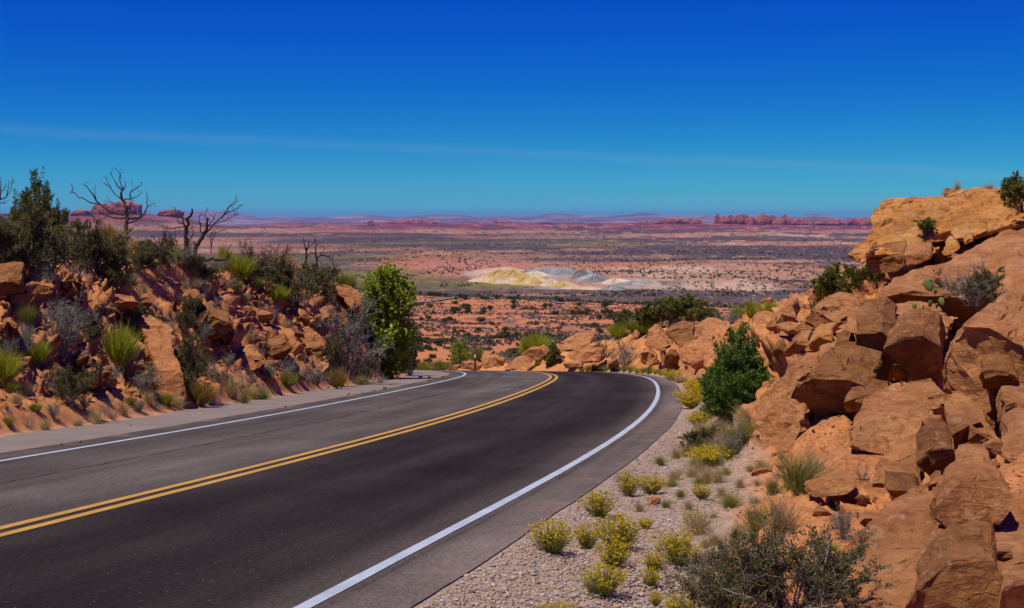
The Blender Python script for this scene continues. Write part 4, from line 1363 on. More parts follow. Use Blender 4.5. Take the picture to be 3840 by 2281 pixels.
# ------------------------------------------------------------------ broken rocks set in the two banks (pieces of the ground)
def chunk(seed, sub=1):
    rng = random.Random(seed)
    bm = bmesh.new()
    for _ in range(11):
        v = Vector((rng.gauss(0, 1), rng.gauss(0, 1), rng.gauss(0, 1))).normalized()
        v = Vector((v.x * .5, v.y * .42, v.z * .33)) * rng.uniform(.8, 1.15)
        bm.verts.new(v)
    r = bmesh.ops.convex_hull(bm, input=bm.verts[:])
    bmesh.ops.delete(bm, geom=[g for g in r['geom_interior'] if isinstance(g, bmesh.types.BMVert)], context='VERTS')
    bmesh.ops.bevel(bm, geom=bm.edges[:], offset=.025, segments=1, affect='EDGES', clamp_overlap=True)
    bmesh.ops.triangulate(bm, faces=bm.faces[:])
    bmesh.ops.subdivide_edges(bm, edges=[e for e in bm.edges if e.calc_length() > .25], cuts=1)
    bmesh.ops.triangulate(bm, faces=bm.faces[:])
    bm.normal_update()
    for v in bm.verts:
        n = mnoise.noise(v.co * 3 + Vector((seed, 0, 0))) + .6 * (mnoise.cell(v.co * 5 + Vector((0, seed, 0))) - .5)
        v.co += v.normal * n * .06
    me = bpy.data.meshes.new('rock')
    bm.to_mesh(me)
    bm.free()
    return me


CH = [chunk(900 + i) for i in range(12)]
for i, me in enumerate(CH):
    me.materials.append((M_ROCKR, M_ROCKR, M_ROCK, M_ROCKB)[i % 4])


def scatter_rocks():
    rng = np.random.default_rng(12)
    n = 26000
    px = np.concatenate([rng.uniform(-60, 1380, n // 2), rng.uniform(2250, 3900, n // 2)])
    yy = np.exp(rng.uniform(math.log(8), math.log(70), n))
    X = (px - 1920) / FPX * yy
    d, s = road_sd(X, yy)
    out = np.maximum(d - EDGE_L, EDGE_R - d)
    rk = rockiness(X, yy, d, s, out)
    Z = ground_z(X, yy)
    py = 807 - Z / yy * FPX
    ok = (out > .35) & (rng.random(n) < rk + .06) & (py < 2260) & (py > 900)
    ok &= np.where(d > 0, out < 5.5, out < 9)
    idx = np.nonzero(ok)[0]
    # screen-size of a piece in photo pixels: heavy tail
    u_ = rng.random(len(idx))
    sz = np.where(d[idx] > 0, 20 + 66 * u_ ** 2.5, 24 + 120 * u_ ** 2.5)
    wl = np.minimum(sz / FPX * yy[idx] * (1 + .0 * sz), .75)
    order = rng.permutation(len(idx))
    keepL = [k for k in order if d[idx[k]] > 0][:330]
    keepR = [k for k in order if d[idx[k]] < 0][:260]
    big = sorted(keepL + keepR, key=lambda k: -sz[k])
    for q, k in enumerate(big[:300]):
        i = idx[k]
        o = link('rock', CH[int(rng.integers(0, len(CH)))], ground)
        w = wl[k]
        o.location = (X[i], yy[i], Z[i] + w * .06)
        o.scale = (w * rng.uniform(.9, 1.5), w * rng.uniform(.9, 1.3), w * rng.uniform(.8, 1.3))
        o.rotation_euler = (rng.uniform(-.5, .5), rng.uniform(-.5, .5), rng.uniform(0, 6.3))
    # the remaining small rubble as one piece
    Vs, Fs, base = [], [], 0
    data = []
    for me in CH:
        v = np.empty(len(me.vertices) * 3)
        me.vertices.foreach_get('co', v)
        f = np.array([p.vertices[:] for p in me.polygons])
        data.append((v.reshape(-1, 3), f))
    # small loose scree, more of it
    m2 = np.nonzero((out > .15) & (rng.random(n) < .14 + .6 * rk) & np.where(d > 0, out < 6, out < 8) & (py > 900) & (py < 2270))[0]
    m2 = rng.permutation(m2)[:5200]
    rest = set(int(idx[k]) for k in big[:300])
    for q, i in enumerate(m2):
        if int(i) in rest:
            continue
        mid = q % 4 == 0 and d[i] > 0
        v, f = data[int(rng.integers(0, len(data)))] if mid else LOWP[int(rng.integers(0, len(LOWP)))]
        w = (14 + 34 * rng.random() ** 2 if mid else 5 + 17 * rng.random() ** 2) / FPX * yy[i]
        a = rng.uniform(0, 6.3)
        ca, sa = math.cos(a), math.sin(a)
        vv_ = v * np.array([w * rng.uniform(.9, 1.4), w, w * rng.uniform(.6, 1.1)])
        tl = rng.uniform(-.5, .5)
        vv_ = np.stack([vv_[:, 0], vv_[:, 1] * math.cos(tl) - vv_[:, 2] * math.sin(tl), vv_[:, 1] * math.sin(tl) + vv_[:, 2] * math.cos(tl)], 1)
        vv_ = np.stack([vv_[:, 0] * ca - vv_[:, 1] * sa, vv_[:, 0] * sa + vv_[:, 1] * ca, vv_[:, 2]], 1) + np.array([X[i], yy[i], Z[i] - w * .04])
        Vs.append(vv_)
        Fs.append(f + base)
        base += len(v)
    me = mesh_np('loose_rubble', np.concatenate(Vs), np.concatenate(Fs))
    o = link('loose_rubble', me, ground, M_ROCKR)
    tag(o, kind='stuff')


def lowpoly(seed):
    rng = random.Random(seed)
    bm = bmesh.new()
    for _ in range(9):
        v = Vector((rng.gauss(0, 1), rng.gauss(0, 1), rng.gauss(0, 1))).normalized()
        bm.verts.new(Vector((v.x * .5, v.y * .45, v.z * .36)))
    bmesh.ops.convex_hull(bm, input=bm.verts[:])
    bmesh.ops.triangulate(bm, faces=bm.faces[:])
    bm.verts.index_update()
    v = np.array([x.co[:] for x in bm.verts])
    f = np.array([[x.index for x in p.verts] for p in bm.faces])
    bm.free()
    return v, f


LOWP = [lowpoly(50 + i) for i in range(8)]
scatter_rocks()


def shoulder_stones():
    """crumbs of orange rock fallen on the pavement shoulder"""
    spots = [(35, 1610), (140, 1595), (490, 1596), (1070, 1527), (1306, 1480), (1360, 1472), (1402, 1465), (1443, 1459), (1512, 1448), (1550, 1440), (1608, 1430), (1638, 1422), (1576, 1416), (1610, 1417), (1658, 1414), (1700, 1405), (230, 1668), (300, 1660)]
    rng = random.Random(3)
    for i, (px, py) in enumerate(spots):
        d = ray(px * S, py * S)
        t = np.linspace(10, 90, 8000)
        P = d[None] * t[:, None]
        k = int(np.argmax(P[:, 2] < road_surf(P[:, 0], P[:, 1]) + .012))
        p = P[k]
        w = rng.uniform(10, 20) / FPX * p[1]
        v, f = LOWP[i % 8]
        o = link('fallen_stone', mesh_np('fallen_stone', v * np.array([w, w, w * .75]) + np.array([0, 0, w * .2]), f), None, M_ROCKR)
        o.location = p
        tag(o, 'small orange stone fallen on the paved edge below the left bank', 'stone', 'stones fallen on the shoulder')


shoulder_stones()


def gravel():
    """loose roadside gravel, stone by stone but far too many to name"""
    rng = np.random.default_rng(31)
    n = 26000
    yy = np.exp(rng.uniform(math.log(7.2), math.log(26), n))
    px = rng.uniform(1500, 3100, n)
    X = (px - 1920) / FPX * yy
    d, s = road_sd(X, yy)
    out = EDGE_R - d
    Z = ground_z(X, yy)
    lim = 1.5 + .5 * fbm(X / .8, yy / .8, 205, 3)
    ok = (out > .03) & (out < lim) & (Z - road_surf(X, yy) < .35)
    X, yy, Z = X[ok], yy[ok], Z[ok]
    Vs, Fs, T, base = [], [], [], 0
    for i in range(len(X)):
        v, f = LOWP[i % 8]
        w = rng.uniform(.010, .026) * (1.6 if rng.random() < .06 else 1)
        a = rng.uniform(0, 6.3)
        ca, sa = math.cos(a), math.sin(a)
        q = v * w * 1.5
        q = np.stack([q[:, 0] * ca - q[:, 1] * sa, q[:, 0] * sa + q[:, 1] * ca, q[:, 2] * .7], 1) + (X[i], yy[i], Z[i] + w * .15)
        Vs.append(q)
        Fs.append(f + base)
        T.append(np.full(len(v), rng.random()))
        base += len(v)
    me = mesh_np('gravel', np.concatenate(Vs), np.concatenate(Fs))
    attr(me, 'tint', np.concatenate(T))
    n_ = NT('gravel_stone')
    c = n_.ramp(n_.att('tint'), [(0, (.16, .115, .085)), (.2, (.38, .25, .15)), (.4, (.42, .33, .235)), (.55, (.25, .245, .24)), (.7, (.46, .28, .15)), (.85, (.33, .235, .17)), (1, (.55, .48, .40))])
    o = link('gravel', me, ground, n_.done(n_.bsdf(c, .85, .2)))
    tag(o, kind='stuff')


gravel()
# ------------------------------------------------------------------ plants
def nrm(v):
    v = np.asarray(v, float)
    return v / (np.linalg.norm(v) + 1e-9)


class Tubes:
    def __init__(self):
        self.V, self.F, self.n = [], [], 0

    def add(self, pts, radii, sides=4):
        pts = np.asarray(pts, float)
        k = len(pts)
        t = np.gradient(pts, axis=0)
        t /= np.linalg.norm(t, axis=1)[:, None] + 1e-9
        ref = np.array([0.13, 0.31, .94]) if abs(t[0][2]) < .9 else np.array([1., .1, 0])
        a = np.cross(t, ref)
        a /= np.linalg.norm(a, axis=1)[:, None] + 1e-9
        b = np.cross(t, a)
        ang = np.arange(sides) / sides * 2 * math.pi
        ring = pts[:, None] + np.asarray(radii)[:, None, None] * (a[:, None] * np.cos(ang)[None, :, None] + b[:, None] * np.sin(ang)[None, :, None])
        self.V.append(ring.reshape(-1, 3))
        i = np.arange(k - 1)[:, None] * sides + np.arange(sides)[None]
        j = np.arange(k - 1)[:, None] * sides + (np.arange(sides)[None] + 1) % sides
        self.F.append(np.stack([i, j, j + sides, i + sides], -1).reshape(-1, 4) + self.n)
        self.n += k * sides

    def mesh(self, name, smooth=True):
        return mesh_np(name, np.concatenate(self.V), np.concatenate(self.F), smooth)


def leaves(name, P, D, L, Wd, rng, fold=.25):
    """leaf faces at P pointing along D"""
    n = len(P)
    D = D / (np.linalg.norm(D, axis=1)[:, None] + 1e-9)
    rnd = rng.normal(size=(n, 3))
    Sd = np.cross(D, rnd)
    Sd /= np.linalg.norm(Sd, axis=1)[:, None] + 1e-9
    Nn = np.cross(D, Sd)
    L = np.broadcast_to(L, n)[:, None]
    Wd = np.broadcast_to(Wd, n)[:, None]
    mid = P + D * L * .5 - Nn * L * fold * .3
    V = np.stack([P, mid + Sd * Wd * .5, P + D * L + Nn * L * fold * .3, mid - Sd * Wd * .5], 1).reshape(-1, 3)
    F = np.arange(n * 4).reshape(-1, 4)
    me = mesh_np(name, V, F)
    attr(me, 'tint', np.repeat(rng.random(n), 4))
    return me


def ribbons(name, base, mid, tip, w, rng, tint=None):
    """grass blades / green rods: two-piece tapering ribbons"""
    n = len(base)
    ax = rng.normal(size=(n, 3))
    ax[:, 2] *= .2
    sd = np.cross(tip - base, ax)
    sd /= np.linalg.norm(sd, axis=1)[:, None] + 1e-9
    w = np.broadcast_to(w, n)[:, None]
    V = np.stack([base - sd * w * .5, base + sd * w * .5, mid + sd * w * .42, mid - sd * w * .42, tip + sd * w * .12, tip - sd * w * .12], 1).reshape(-1, 3)
    q = np.arange(n)[:, None] * 6
    F = np.concatenate([q + np.array([[0, 1, 2, 3]]), q + np.array([[3, 2, 4, 5]])])
    me = mesh_np(name, V, F)
    attr(me, 'tint', np.repeat(rng.random(n) if tint is None else tint, 6))
    return me


def mat_leaf(name, stops, trans=.3, rough=.7):
    n = NT(name)
    t = n.att('tint')
    oi = n.n('ShaderNodeObjectInfo').outputs['Random']
    f = n.math('ADD', n.math('MULTIPLY', t, .8), n.math('MULTIPLY', oi, .2))
    c = n.ramp(f, stops)
    b = n.bsdf(c, rough, .2)
    tr = n.n('ShaderNodeBsdfTranslucent')
    n.t.links.new(n.mix(1, c, (1.25, 1.2, .6), 'MULTIPLY'), tr.inputs['Color'])
    mx = n.n('ShaderNodeMixShader')
    mx.inputs[0].default_value = trans
    n.t.links.new(b, mx.inputs[1])
    n.t.links.new(tr.outputs[0], mx.inputs[2])
    return n.done(mx.outputs[0])


def mat_bark(name, a, b_, sc_=20):
    n = NT(name)
    P = n.obj()
    c = n.ramp(n.noise(P, sc_, 5, .65, dist=1.0), [(.3, a), (.7, b_)])
    return n.done(n.bsdf(c, .9, .15, n.bump(n.noise(P, sc_ * 2.5, 5, .7), .7, .02)))


M_TWIG = mat_bark('grey_twig', (.17, .145, .12), (.34, .31, .28))
M_TWIGD = mat_bark('dark_twig', (.07, .052, .04), (.16, .13, .11))
M_DEAD = mat_bark('weathered_dead_wood', (.026, .018, .013), (.12, .082, .056), 14)
M_BARK = mat_bark('juniper_bark', (.10, .065, .045), (.22, .16, .12), 12)
M_BLACK = mat_leaf('blackbrush_leaf', [(0, (.075, .072, .022)), (.5, (.125, .115, .036)), (.85, (.19, .17, .06)), (1, (.30, .27, .16))], 0.3)
M_SAGE = mat_leaf('grey_green_leaf', [(0, (0.121, 0.129, 0.078)), (.5, (0.216, 0.224, 0.147)), (1, (0.380, 0.380, 0.276))], .2)
M_EPH = mat_leaf('bright_green_rod', [(0, (0.186, 0.236, 0.025)), (.5, (0.310, 0.360, 0.034)), (1, (0.595, 0.558, 0.054))], .35)
M_EPHD = mat_leaf('dark_green_rod', [(0, (0.108, 0.144, 0.028)), (.5, (0.204, 0.240, 0.039)), (1, (0.408, 0.396, 0.060))], .3)
M_GOLD = mat_leaf('golden_dry_rod', [(0, (0.172, 0.115, 0.023)), (.5, (0.322, 0.218, 0.046)), (1, (0.483, 0.356, 0.103))], .2)
M_STRAW = mat_leaf('straw_blade', [(0, (0.300, 0.215, 0.100)), (.5, (0.440, 0.340, 0.170)), (1, (0.570, 0.460, 0.260))], .25)
M_GRASS = mat_leaf('green_blade', [(0, (0.120, 0.138, 0.026)), (.5, (0.228, 0.228, 0.048)), (1, (0.456, 0.396, 0.144))], .3)
M_FLOWER = mat_leaf('yellow_flower', [(0, (.36, .27, .010)), (.5, (.54, .40, .012)), (1, (.66, .52, .02))], .3)
M_STEM = mat_leaf('snakeweed_stem', [(0, (0.111, 0.124, 0.023)), (.6, (0.221, 0.215, 0.039)), (1, (0.416, 0.351, 0.130))], .2)
M_JUN = mat_leaf('juniper_leaf', [(0, (.065, .13, .025)), (.5, (.12, .215, .036)), (1, (.24, .32, .05))], .35)
M_JUND = mat_leaf('olive_juniper_leaf', [(0, (0.065, 0.085, 0.020)), (.5, (0.126, 0.151, 0.029)), (1, (0.245, 0.254, 0.044))], .3)
M_ASH = mat_leaf('ash_leaf', [(0, (0.096, 0.150, 0.014)), (.45, (0.185, 0.264, 0.018)), (1, (0.456, 0.501, 0.031))], .42, .5)
M_YUC = mat_leaf('yucca_blade', [(0, (0.090, 0.115, 0.060)), (.6, (0.170, 0.200, 0.100)), (1, (0.330, 0.330, 0.170))], .15)
M_CACT = mat_leaf('cactus_pad', [(0, (.11, .16, .035)), (1, (.19, .24, .06))], .05)
M_FARB = mat_leaf('far_bush_leaf', [(0, (0.031, 0.042, 0.014)), (.5, (0.059, 0.073, 0.021)), (1, (0.119, 0.129, 0.036))], .15)
M_FARS = mat_leaf('far_scrub_leaf', [(0, (0.065, 0.058, 0.044)), (.5, (0.111, 0.098, 0.072)), (1, (0.182, 0.163, 0.117))], .1)


def shrub_parts(seed, nst=16, spread=.85, leafn=5200, leafl=.030, leafw=.013, twr=.006, dens=8, up=.35, leaf_from=.35):
    """returns (stem mesh, leaf mesh): a twiggy desert shrub about 1 wide and 1 tall"""
    rng = np.random.default_rng(seed)
    T = Tubes()
    segs = []
    for i in range(nst):
        a = rng.uniform(0, 2 * math.pi)
        inc = rng.uniform(.05, 1.0) ** .7 * spread
        d = np.array([math.cos(a) * math.sin(inc), math.sin(a) * math.sin(inc), math.cos(inc)])
        L = rng.uniform(.62, 1.0) * (1 - .25 * inc)
        pts = [np.array([rng.normal() * .04, rng.normal() * .04, -.02])]
        for k in range(6):
            d = nrm(d + rng.normal(size=3) * .22 + np.array([0, 0, up * .12]))
            pts.append(pts[-1] + d * L / 6)
        pts = np.array(pts)
        T.add(pts, np.linspace(twr * 2.2, twr * .8, 7), 4)
        for j in range(dens):
            t = rng.uniform(.25, 1.0) * 5.99
            k = int(t)
            p0 = pts[k] + (pts[k + 1] - pts[k]) * (t - k)
            d2 = nrm(nrm(pts[k + 1] - pts[k]) * .8 + rng.normal(size=3) * .75 + np.array([0, 0, up * .6]))
            L2 = L * rng.uniform(.16, .36)
            p1 = p0 + d2 * L2 * .5
            d3 = nrm(d2 + rng.normal(size=3) * .35)
            p2 = p1 + d3 * L2 * .5
            T.add([p0, p1, p2], [twr * .8, twr * .55, twr * .3], 3)
            segs += [(p0, p1), (p1, p2)]
            for m in range(3):
                q0 = p0 + (p2 - p0) * rng.uniform(.3, 1)
                d4 = nrm(d3 + rng.normal(size=3) * .8 + np.array([0, 0, up * .5]))
                q1 = q0 + d4 * L2 * rng.uniform(.25, .55)
                T.add([q0, q1], [twr * .45, twr * .25], 3)
                segs.append((q0, q1))
                segs.append((q0, q1))
        for k in range(3, 6):
            segs.append((pts[k], pts[k + 1]))
    A = np.array([s[0] for s in segs])
    B = np.array([s[1] for s in segs])
    rr = np.linalg.norm((A + B) / 2, axis=1)
    pr = np.clip(rr - leaf_from * .6, .02, None)
    idx = rng.choice(len(A), leafn, p=pr / pr.sum())
    P = A[idx] + (B[idx] - A[idx]) * rng.random((leafn, 1)) + rng.normal(size=(leafn, 3)) * .012
    D = nrm_rows(B[idx] - A[idx]) + rng.normal(size=(leafn, 3)) * .8 + np.array([0, 0, .25])
    lm = leaves('foliage', P, D, leafl * rng.uniform(.6, 1.4, leafn), leafw * rng.uniform(.7, 1.4, leafn), rng)
    return T.mesh('stem'), lm


def nrm_rows(v):
    return v / (np.linalg.norm(v, axis=1)[:, None] + 1e-9)


def rod_parts(seed, n=900, lean=.9, w=.011, roots=14, curve=.25):
    """a broom of upright green rods"""
    rng = np.random.default_rng(seed)
    T = Tubes()
    bs, ds = [], []
    for i in range(roots):
        a = rng.uniform(0, 6.283)
        inc = rng.uniform(.1, 1) * lean
        d = np.array([math.cos(a) * math.sin(inc), math.sin(a) * math.sin(inc), math.cos(inc)])
        L = rng.uniform(.25, .5)
        p0 = np.array([rng.normal() * .05, rng.normal() * .05, -.02])
        p1 = p0 + d * L * .5 + rng.normal(size=3) * .02
        p2 = p1 + nrm(d + np.array([0, 0, .3])) * L * .5
        T.add([p0, p1, p2], [.012, .009, .006], 4)
        bs += [p1, (p1 + p2) / 2, p2]
        ds += [d] * 3
    bs, ds = np.array(bs), np.array(ds)
    k = rng.integers(0, len(bs), n)
    b = bs[k] + rng.normal(size=(n, 3)) * .035
    d = nrm_rows(ds[k] + rng.normal(size=(n, 3)) * .33 + np.array([0, 0, .35]))
    L = rng.uniform(.28, .62, n)[:, None]
    m = b + d * L * .5
    t = m + nrm_rows(d + np.array([0, 0, curve]) + rng.normal(size=(n, 3)) * .15) * L * .5
    return T.mesh('stem'), ribbons('foliage', b, m, t, w * rng.uniform(.7, 1.3, n), rng)


def grass_mesh(seed, n=420, lean=.55, w=.012, droop=.35):
    rng = np.random.default_rng(seed)
    a = rng.uniform(0, 6.283, n)
    inc = np.abs(rng.normal(0, lean, n))
    d = np.stack([np.cos(a) * np.sin(inc), np.sin(a) * np.sin(inc), np.cos(inc)], 1)
    b = np.stack([rng.normal(0, .09, n), rng.normal(0, .09, n), np.full(n, -.02)], 1)
    L = rng.uniform(.45, 1.05, n)[:, None]
    m = b + d * L * .55
    t = m + nrm_rows(d + np.stack([np.cos(a), np.sin(a), np.zeros(n)], 1) * droop - np.array([0, 0, droop * .3]) + rng.normal(size=(n, 3)) * .12) * L * .45
    return ribbons('grass', b, m, t, w * rng.uniform(.6, 1.3, n), rng)


def flower_parts(seed, stems=190, heads=1500):
    """low domed plant with thin green stems and yellow flower heads"""
    rng = np.random.default_rng(seed)
    n = stems
    a = rng.uniform(0, 6.283, n)
    inc = rng.uniform(0, 1, n) ** .6 * 1.0
    d = np.stack([np.cos(a) * np.sin(inc), np.sin(a) * np.sin(inc), np.cos(inc)], 1)
    b = np.stack([rng.normal(0, .06, n), rng.normal(0, .06, n), np.full(n, -.01)], 1)
    L = rng.uniform(.55, 1.0, n)[:, None]
    m = b + d * L * .55 + rng.normal(size=(n, 3)) * .02
    t = m + nrm_rows(d + np.array([0, 0, .45])) * L * .45
    # side stems and leaves share the ribbon mesh
    k = rng.integers(0, n, 900)
    u = rng.uniform(.3, .95, 900)[:, None]
    lb = b[k] + (m[k] - b[k]) * np.clip(u * 1.6, 0, 1) + (t[k] - m[k]) * np.clip(u * 1.6 - 1, 0, 1)
    ld = nrm_rows(d[k] + rng.normal(size=(900, 3)) * .5 + np.array([0, 0, .3]))
    lt = lb + ld * rng.uniform(.06, .16, 900)[:, None]
    st = ribbons('stem', np.concatenate([b, lb]), np.concatenate([m, (lb + lt) / 2]), np.concatenate([t, lt]), np.concatenate([np.full(n, .012), np.full(900, .016)]), rng)
    kk = rng.integers(0, n, heads)
    sel = rng.random(n) < .72
    kk = kk[sel[kk]]
    P = t[kk] + rng.normal(size=(len(kk), 3)) * np.array([.035, .035, .022])
    fl = leaves('flowering_crown', P, rng.normal(size=(len(kk), 3)) + np.array([0, 0, .8]), .055 * rng.uniform(.6, 1.3, len(kk)), .045, rng)
    return st, fl


def conifer_parts(seed, lobes, clumps=520, per=44, leafl=.036, leafw=.014, trunk_h=.5):
    """juniper: crown built from lobes (x, y, z, rx, rz); dense sprays of scale leaves"""
    rng = np.random.default_rng(seed)
    T = Tubes()
    T.add([(0, 0, -.05), (.02, .01, .2 * trunk_h), (-.01, .02, .6 * trunk_h), (.01, 0, trunk_h), (0, 0, min(1.2 * trunk_h, .9))], [.045, .04, .032, .022, .006], 7)
    P, D = [], []
    w = np.array([l[3] ** 2 * l[4] for l in lobes])
    w = w / w.sum()
    for i in range(clumps):
        l = lobes[rng.choice(len(lobes), p=w)]
        v = nrm(rng.normal(size=3))
        q = rng.uniform(.55, 1.0) ** .6
        bump = 1 + .16 * math.sin(v[0] * 9 + seed) * math.cos(v[2] * 8 + v[1] * 7)
        c = np.array([l[0] + v[0] * l[3] * q * bump, l[1] + v[1] * l[3] * q * bump, l[2] + v[2] * l[4] * q * bump])
        if c[2] < .02:
            c[2] = rng.uniform(.02, .1)
        if rng.random() < .12:
            T.add([(0, 0, max(.05, c[2] * .6)), tuple((np.array([0, 0, max(.05, c[2] * .6)]) + c) / 2 + rng.normal(size=3) * .02), tuple(c)], [.014, .009, .003], 4)
        out = nrm(v * .8 + np.array([0, 0, .75]))
        n = int(per * rng.uniform(.6, 1.3))
        t = rng.random((n, 1))
        ax = nrm(out + rng.normal(size=3) * .3)
        p = c + ax * (t - .4) * .11 + rng.normal(size=(n, 3)) * .021 * (1.15 - t)
        P.append(p)
        D.append(ax + rng.normal(size=(n, 3)) * .55)
    P, D = np.concatenate(P), np.concatenate(D)
    return T.mesh('trunk'), leaves('crown', P, D, leafl * rng.uniform(.6, 1.3, len(P)), leafw * rng.uniform(.7, 1.3, len(P)), rng)


def broadleaf_parts(seed, lobes, leafn=7600, leafl=.036):
    rng = np.random.default_rng(seed)
    T = Tubes()
    P, D = [], []
    w = np.array([l[3] ** 2 * l[4] for l in lobes]) ** .8
    w = w / w.sum()
    trunks = []
    for i in range(4):
        top = np.array([rng.normal() * .05, rng.normal() * .05, rng.uniform(.7, .93)])
        mid = top * np.array([.5, .5, .5]) + np.array([rng.normal() * .035, rng.normal() * .035, 0])
        b = np.array([rng.normal() * .02, rng.normal() * .02, -.02])
        T.add([b, (b + mid) / 2 + rng.normal(size=3) * .008, mid, (mid + top) / 2 + rng.normal(size=3) * .01, top], [.013, .011, .009, .006, .002], 6)
        trunks.append((b, mid, top))
    tw = 330
    per = leafn // tw
    for i in range(tw):
        l = lobes[rng.choice(len(lobes), p=w)]
        v = nrm(rng.normal(size=3))
        q = rng.uniform(.3, 1.0) ** .5
        c = np.array([l[0] + v[0] * l[3] * q, l[1] + v[1] * l[3] * q, l[2] + v[2] * l[4] * q])
        c[2] = max(c[2], .04)
        b, mid, top = trunks[i % 4]
        z = max(.05, c[2] - .12)
        s0 = b + (mid - b) * min(1, z / mid[2]) if z < mid[2] else mid + (top - mid) * min(1, (z - mid[2]) / (top[2] - mid[2]))
        T.add([s0, (s0 + c) / 2 + rng.normal(size=3) * .012, c], [.004, .003, .0015], 3)
        n = int(per * rng.uniform(.5, 1.5))
        p = c + rng.normal(size=(n, 3)) * np.array([.026, .026, .030])
        P.append(p)
        D.append(rng.normal(size=(n, 3)) + np.array([0, 0, -.25]) + v * .4)
    P, D = np.concatenate(P), np.concatenate(D)
    P[:, 2] = np.maximum(P[:, 2], .01)
    return T.mesh('trunk'), leaves('crown', P, D, leafl * rng.uniform(.6, 1.25, len(P)), leafl * .8 * rng.uniform(.7, 1.2, len(P)), rng, .35)


LIB = {}


def lib(key, fn):
    if key not in LIB:
        LIB[key] = fn()
    return LIB[key]


def plant(name, label, cat, parts, mats, pnames, loc, w, h, rz=0, group=None, tilt=(0, 0), wy=None):
    """an Empty at the foot of the plant with its parts; several plants share the meshes"""
    e = bpy.data.objects.new(name, None)
    e.empty_display_size = .1
    C.objects.link(e)
    e.location = loc
    e.scale = (w, wy or w, h)
    e.rotation_euler = (tilt[0], tilt[1], rz)
    tag(e, label, cat, group)
    for me, mt, pn in zip(parts, mats, pnames):
        if not me.materials:
            me.materials.append(mt)
        o = bpy.data.objects.new(pn, me)
        C.objects.link(o)
        o.parent = e
        if me.materials[0] is not mt:
            o.material_slots[0].link = 'OBJECT'
            o.material_slots[0].material = mt
    return e


def spot(vx, vy, depth=None, sink=.0):
    """foot point of a plant seen at a photo point; a given depth wins over the ray"""
    if depth is None:
        P = hit(vx, vy)
        if P is None:
            raise ValueError('no ground at %s %s' % (vx, vy))
        return P
    if depth < 0:                       # fixed point in the air of a boulder top
        return at(vx, vy, -depth)
    dd = np.linspace(max(5, depth - .06 * depth), depth * 1.16, 40)
    Xs = np.array([at(vx, vy, q)[0] for q in dd])
    Zs = ground_z(Xs, dd)
    err = np.array([abs(vpx((Xs[i], dd[i], Zs[i]))[1] - vy) for i in range(40)]) + abs(dd - depth) * 1.5
    i = int(err.argmin())
    return np.array([Xs[i], dd[i], Zs[i] - sink])


KIND = {
    'black': dict(var=4, make=lambda s: shrub_parts(s, 20, .98, 13000, .036, .015, .006, 11), pn=('stem', 'foliage'), mats=lambda: (M_TWIG, M_BLACK), name='blackbrush_shrub', cat='shrub', ww=1.35),
    'sage': dict(var=3, make=lambda s: shrub_parts(s, 20, .8, 3600, .030, .010, .0065, 11, .6), pn=('stem', 'foliage'), mats=lambda: (M_TWIG, M_SAGE), name='grey_shrub', cat='shrub', ww=1.25),
    'bare': dict(var=2, make=lambda s: shrub_parts(s, 16, 1.0, 500, .024, .009, .006, 10), pn=('stem', 'foliage'), mats=lambda: (M_TWIG, M_SAGE), name='bare_twig_shrub', cat='shrub', ww=1.35),
    'dbare': dict(var=2, make=lambda s: shrub_parts(s + 40, 14, .9, 260, .024, .009, .008, 9), pn=('stem', 'foliage'), mats=lambda: (M_DEAD, M_SAGE), name='dead_shrub', cat='dead shrub', ww=1.3),
    'leafy': dict(var=2, make=lambda s: shrub_parts(s + 60, 15, .85, 9000, .044, .021, .006, 10), pn=('stem', 'foliage'), mats=lambda: (M_TWIGD, M_JUND), name='leafy_shrub', cat='shrub', ww=1.25),
    'eph': dict(var=3, make=lambda s: rod_parts(s, 1100), pn=('stem', 'foliage'), mats=lambda: (M_TWIG, M_EPH), name='green_rod_shrub', cat='shrub', ww=1.2),
    'ephd': dict(var=3, make=lambda s: rod_parts(s, 1100), pn=('stem', 'foliage'), mats=lambda: (M_TWIG, M_EPHD), name='green_rod_shrub', cat='shrub', ww=1.2),
    'gold': dict(var=3, make=lambda s: rod_parts(s, 1100), pn=('stem', 'foliage'), mats=lambda: (M_TWIG, M_GOLD), name='golden_rod_shrub', cat='shrub', ww=1.2),
    'flower': dict(var=4, make=lambda s: flower_parts(s), pn=('stem', 'flowering_crown'), mats=lambda: (M_STEM, M_FLOWER), name='yellow_flower_clump', cat='flower', ww=1.35, hh=1.2),
    'rabbit': dict(var=2, make=lambda s: flower_parts(s + 20, 260, 2600), pn=('stem', 'flowering_crown'), mats=lambda: (M_GRASS, M_FLOWER), name='rabbitbrush', cat='shrub', ww=1.4),
    'straw': dict(var=3, make=lambda s: (grass_mesh(s),), pn=('blade',), mats=lambda: (M_STRAW,), name='dry_grass_tuft', cat='grass', ww=1.2),
    'green': dict(var=3, make=lambda s: (grass_mesh(s + 9, 480, .5),), pn=('blade',), mats=lambda: (M_GRASS,), name='green_grass_tuft', cat='grass', ww=1.2),
    'yucca': dict(var=2, make=lambda s: (grass_mesh(s + 30, 90, .75, .028, .05),), pn=('blade',), mats=lambda: (M_YUC,), name='yucca', cat='yucca', ww=1.4),
}
_vi = {}
rngp = random.Random(77)


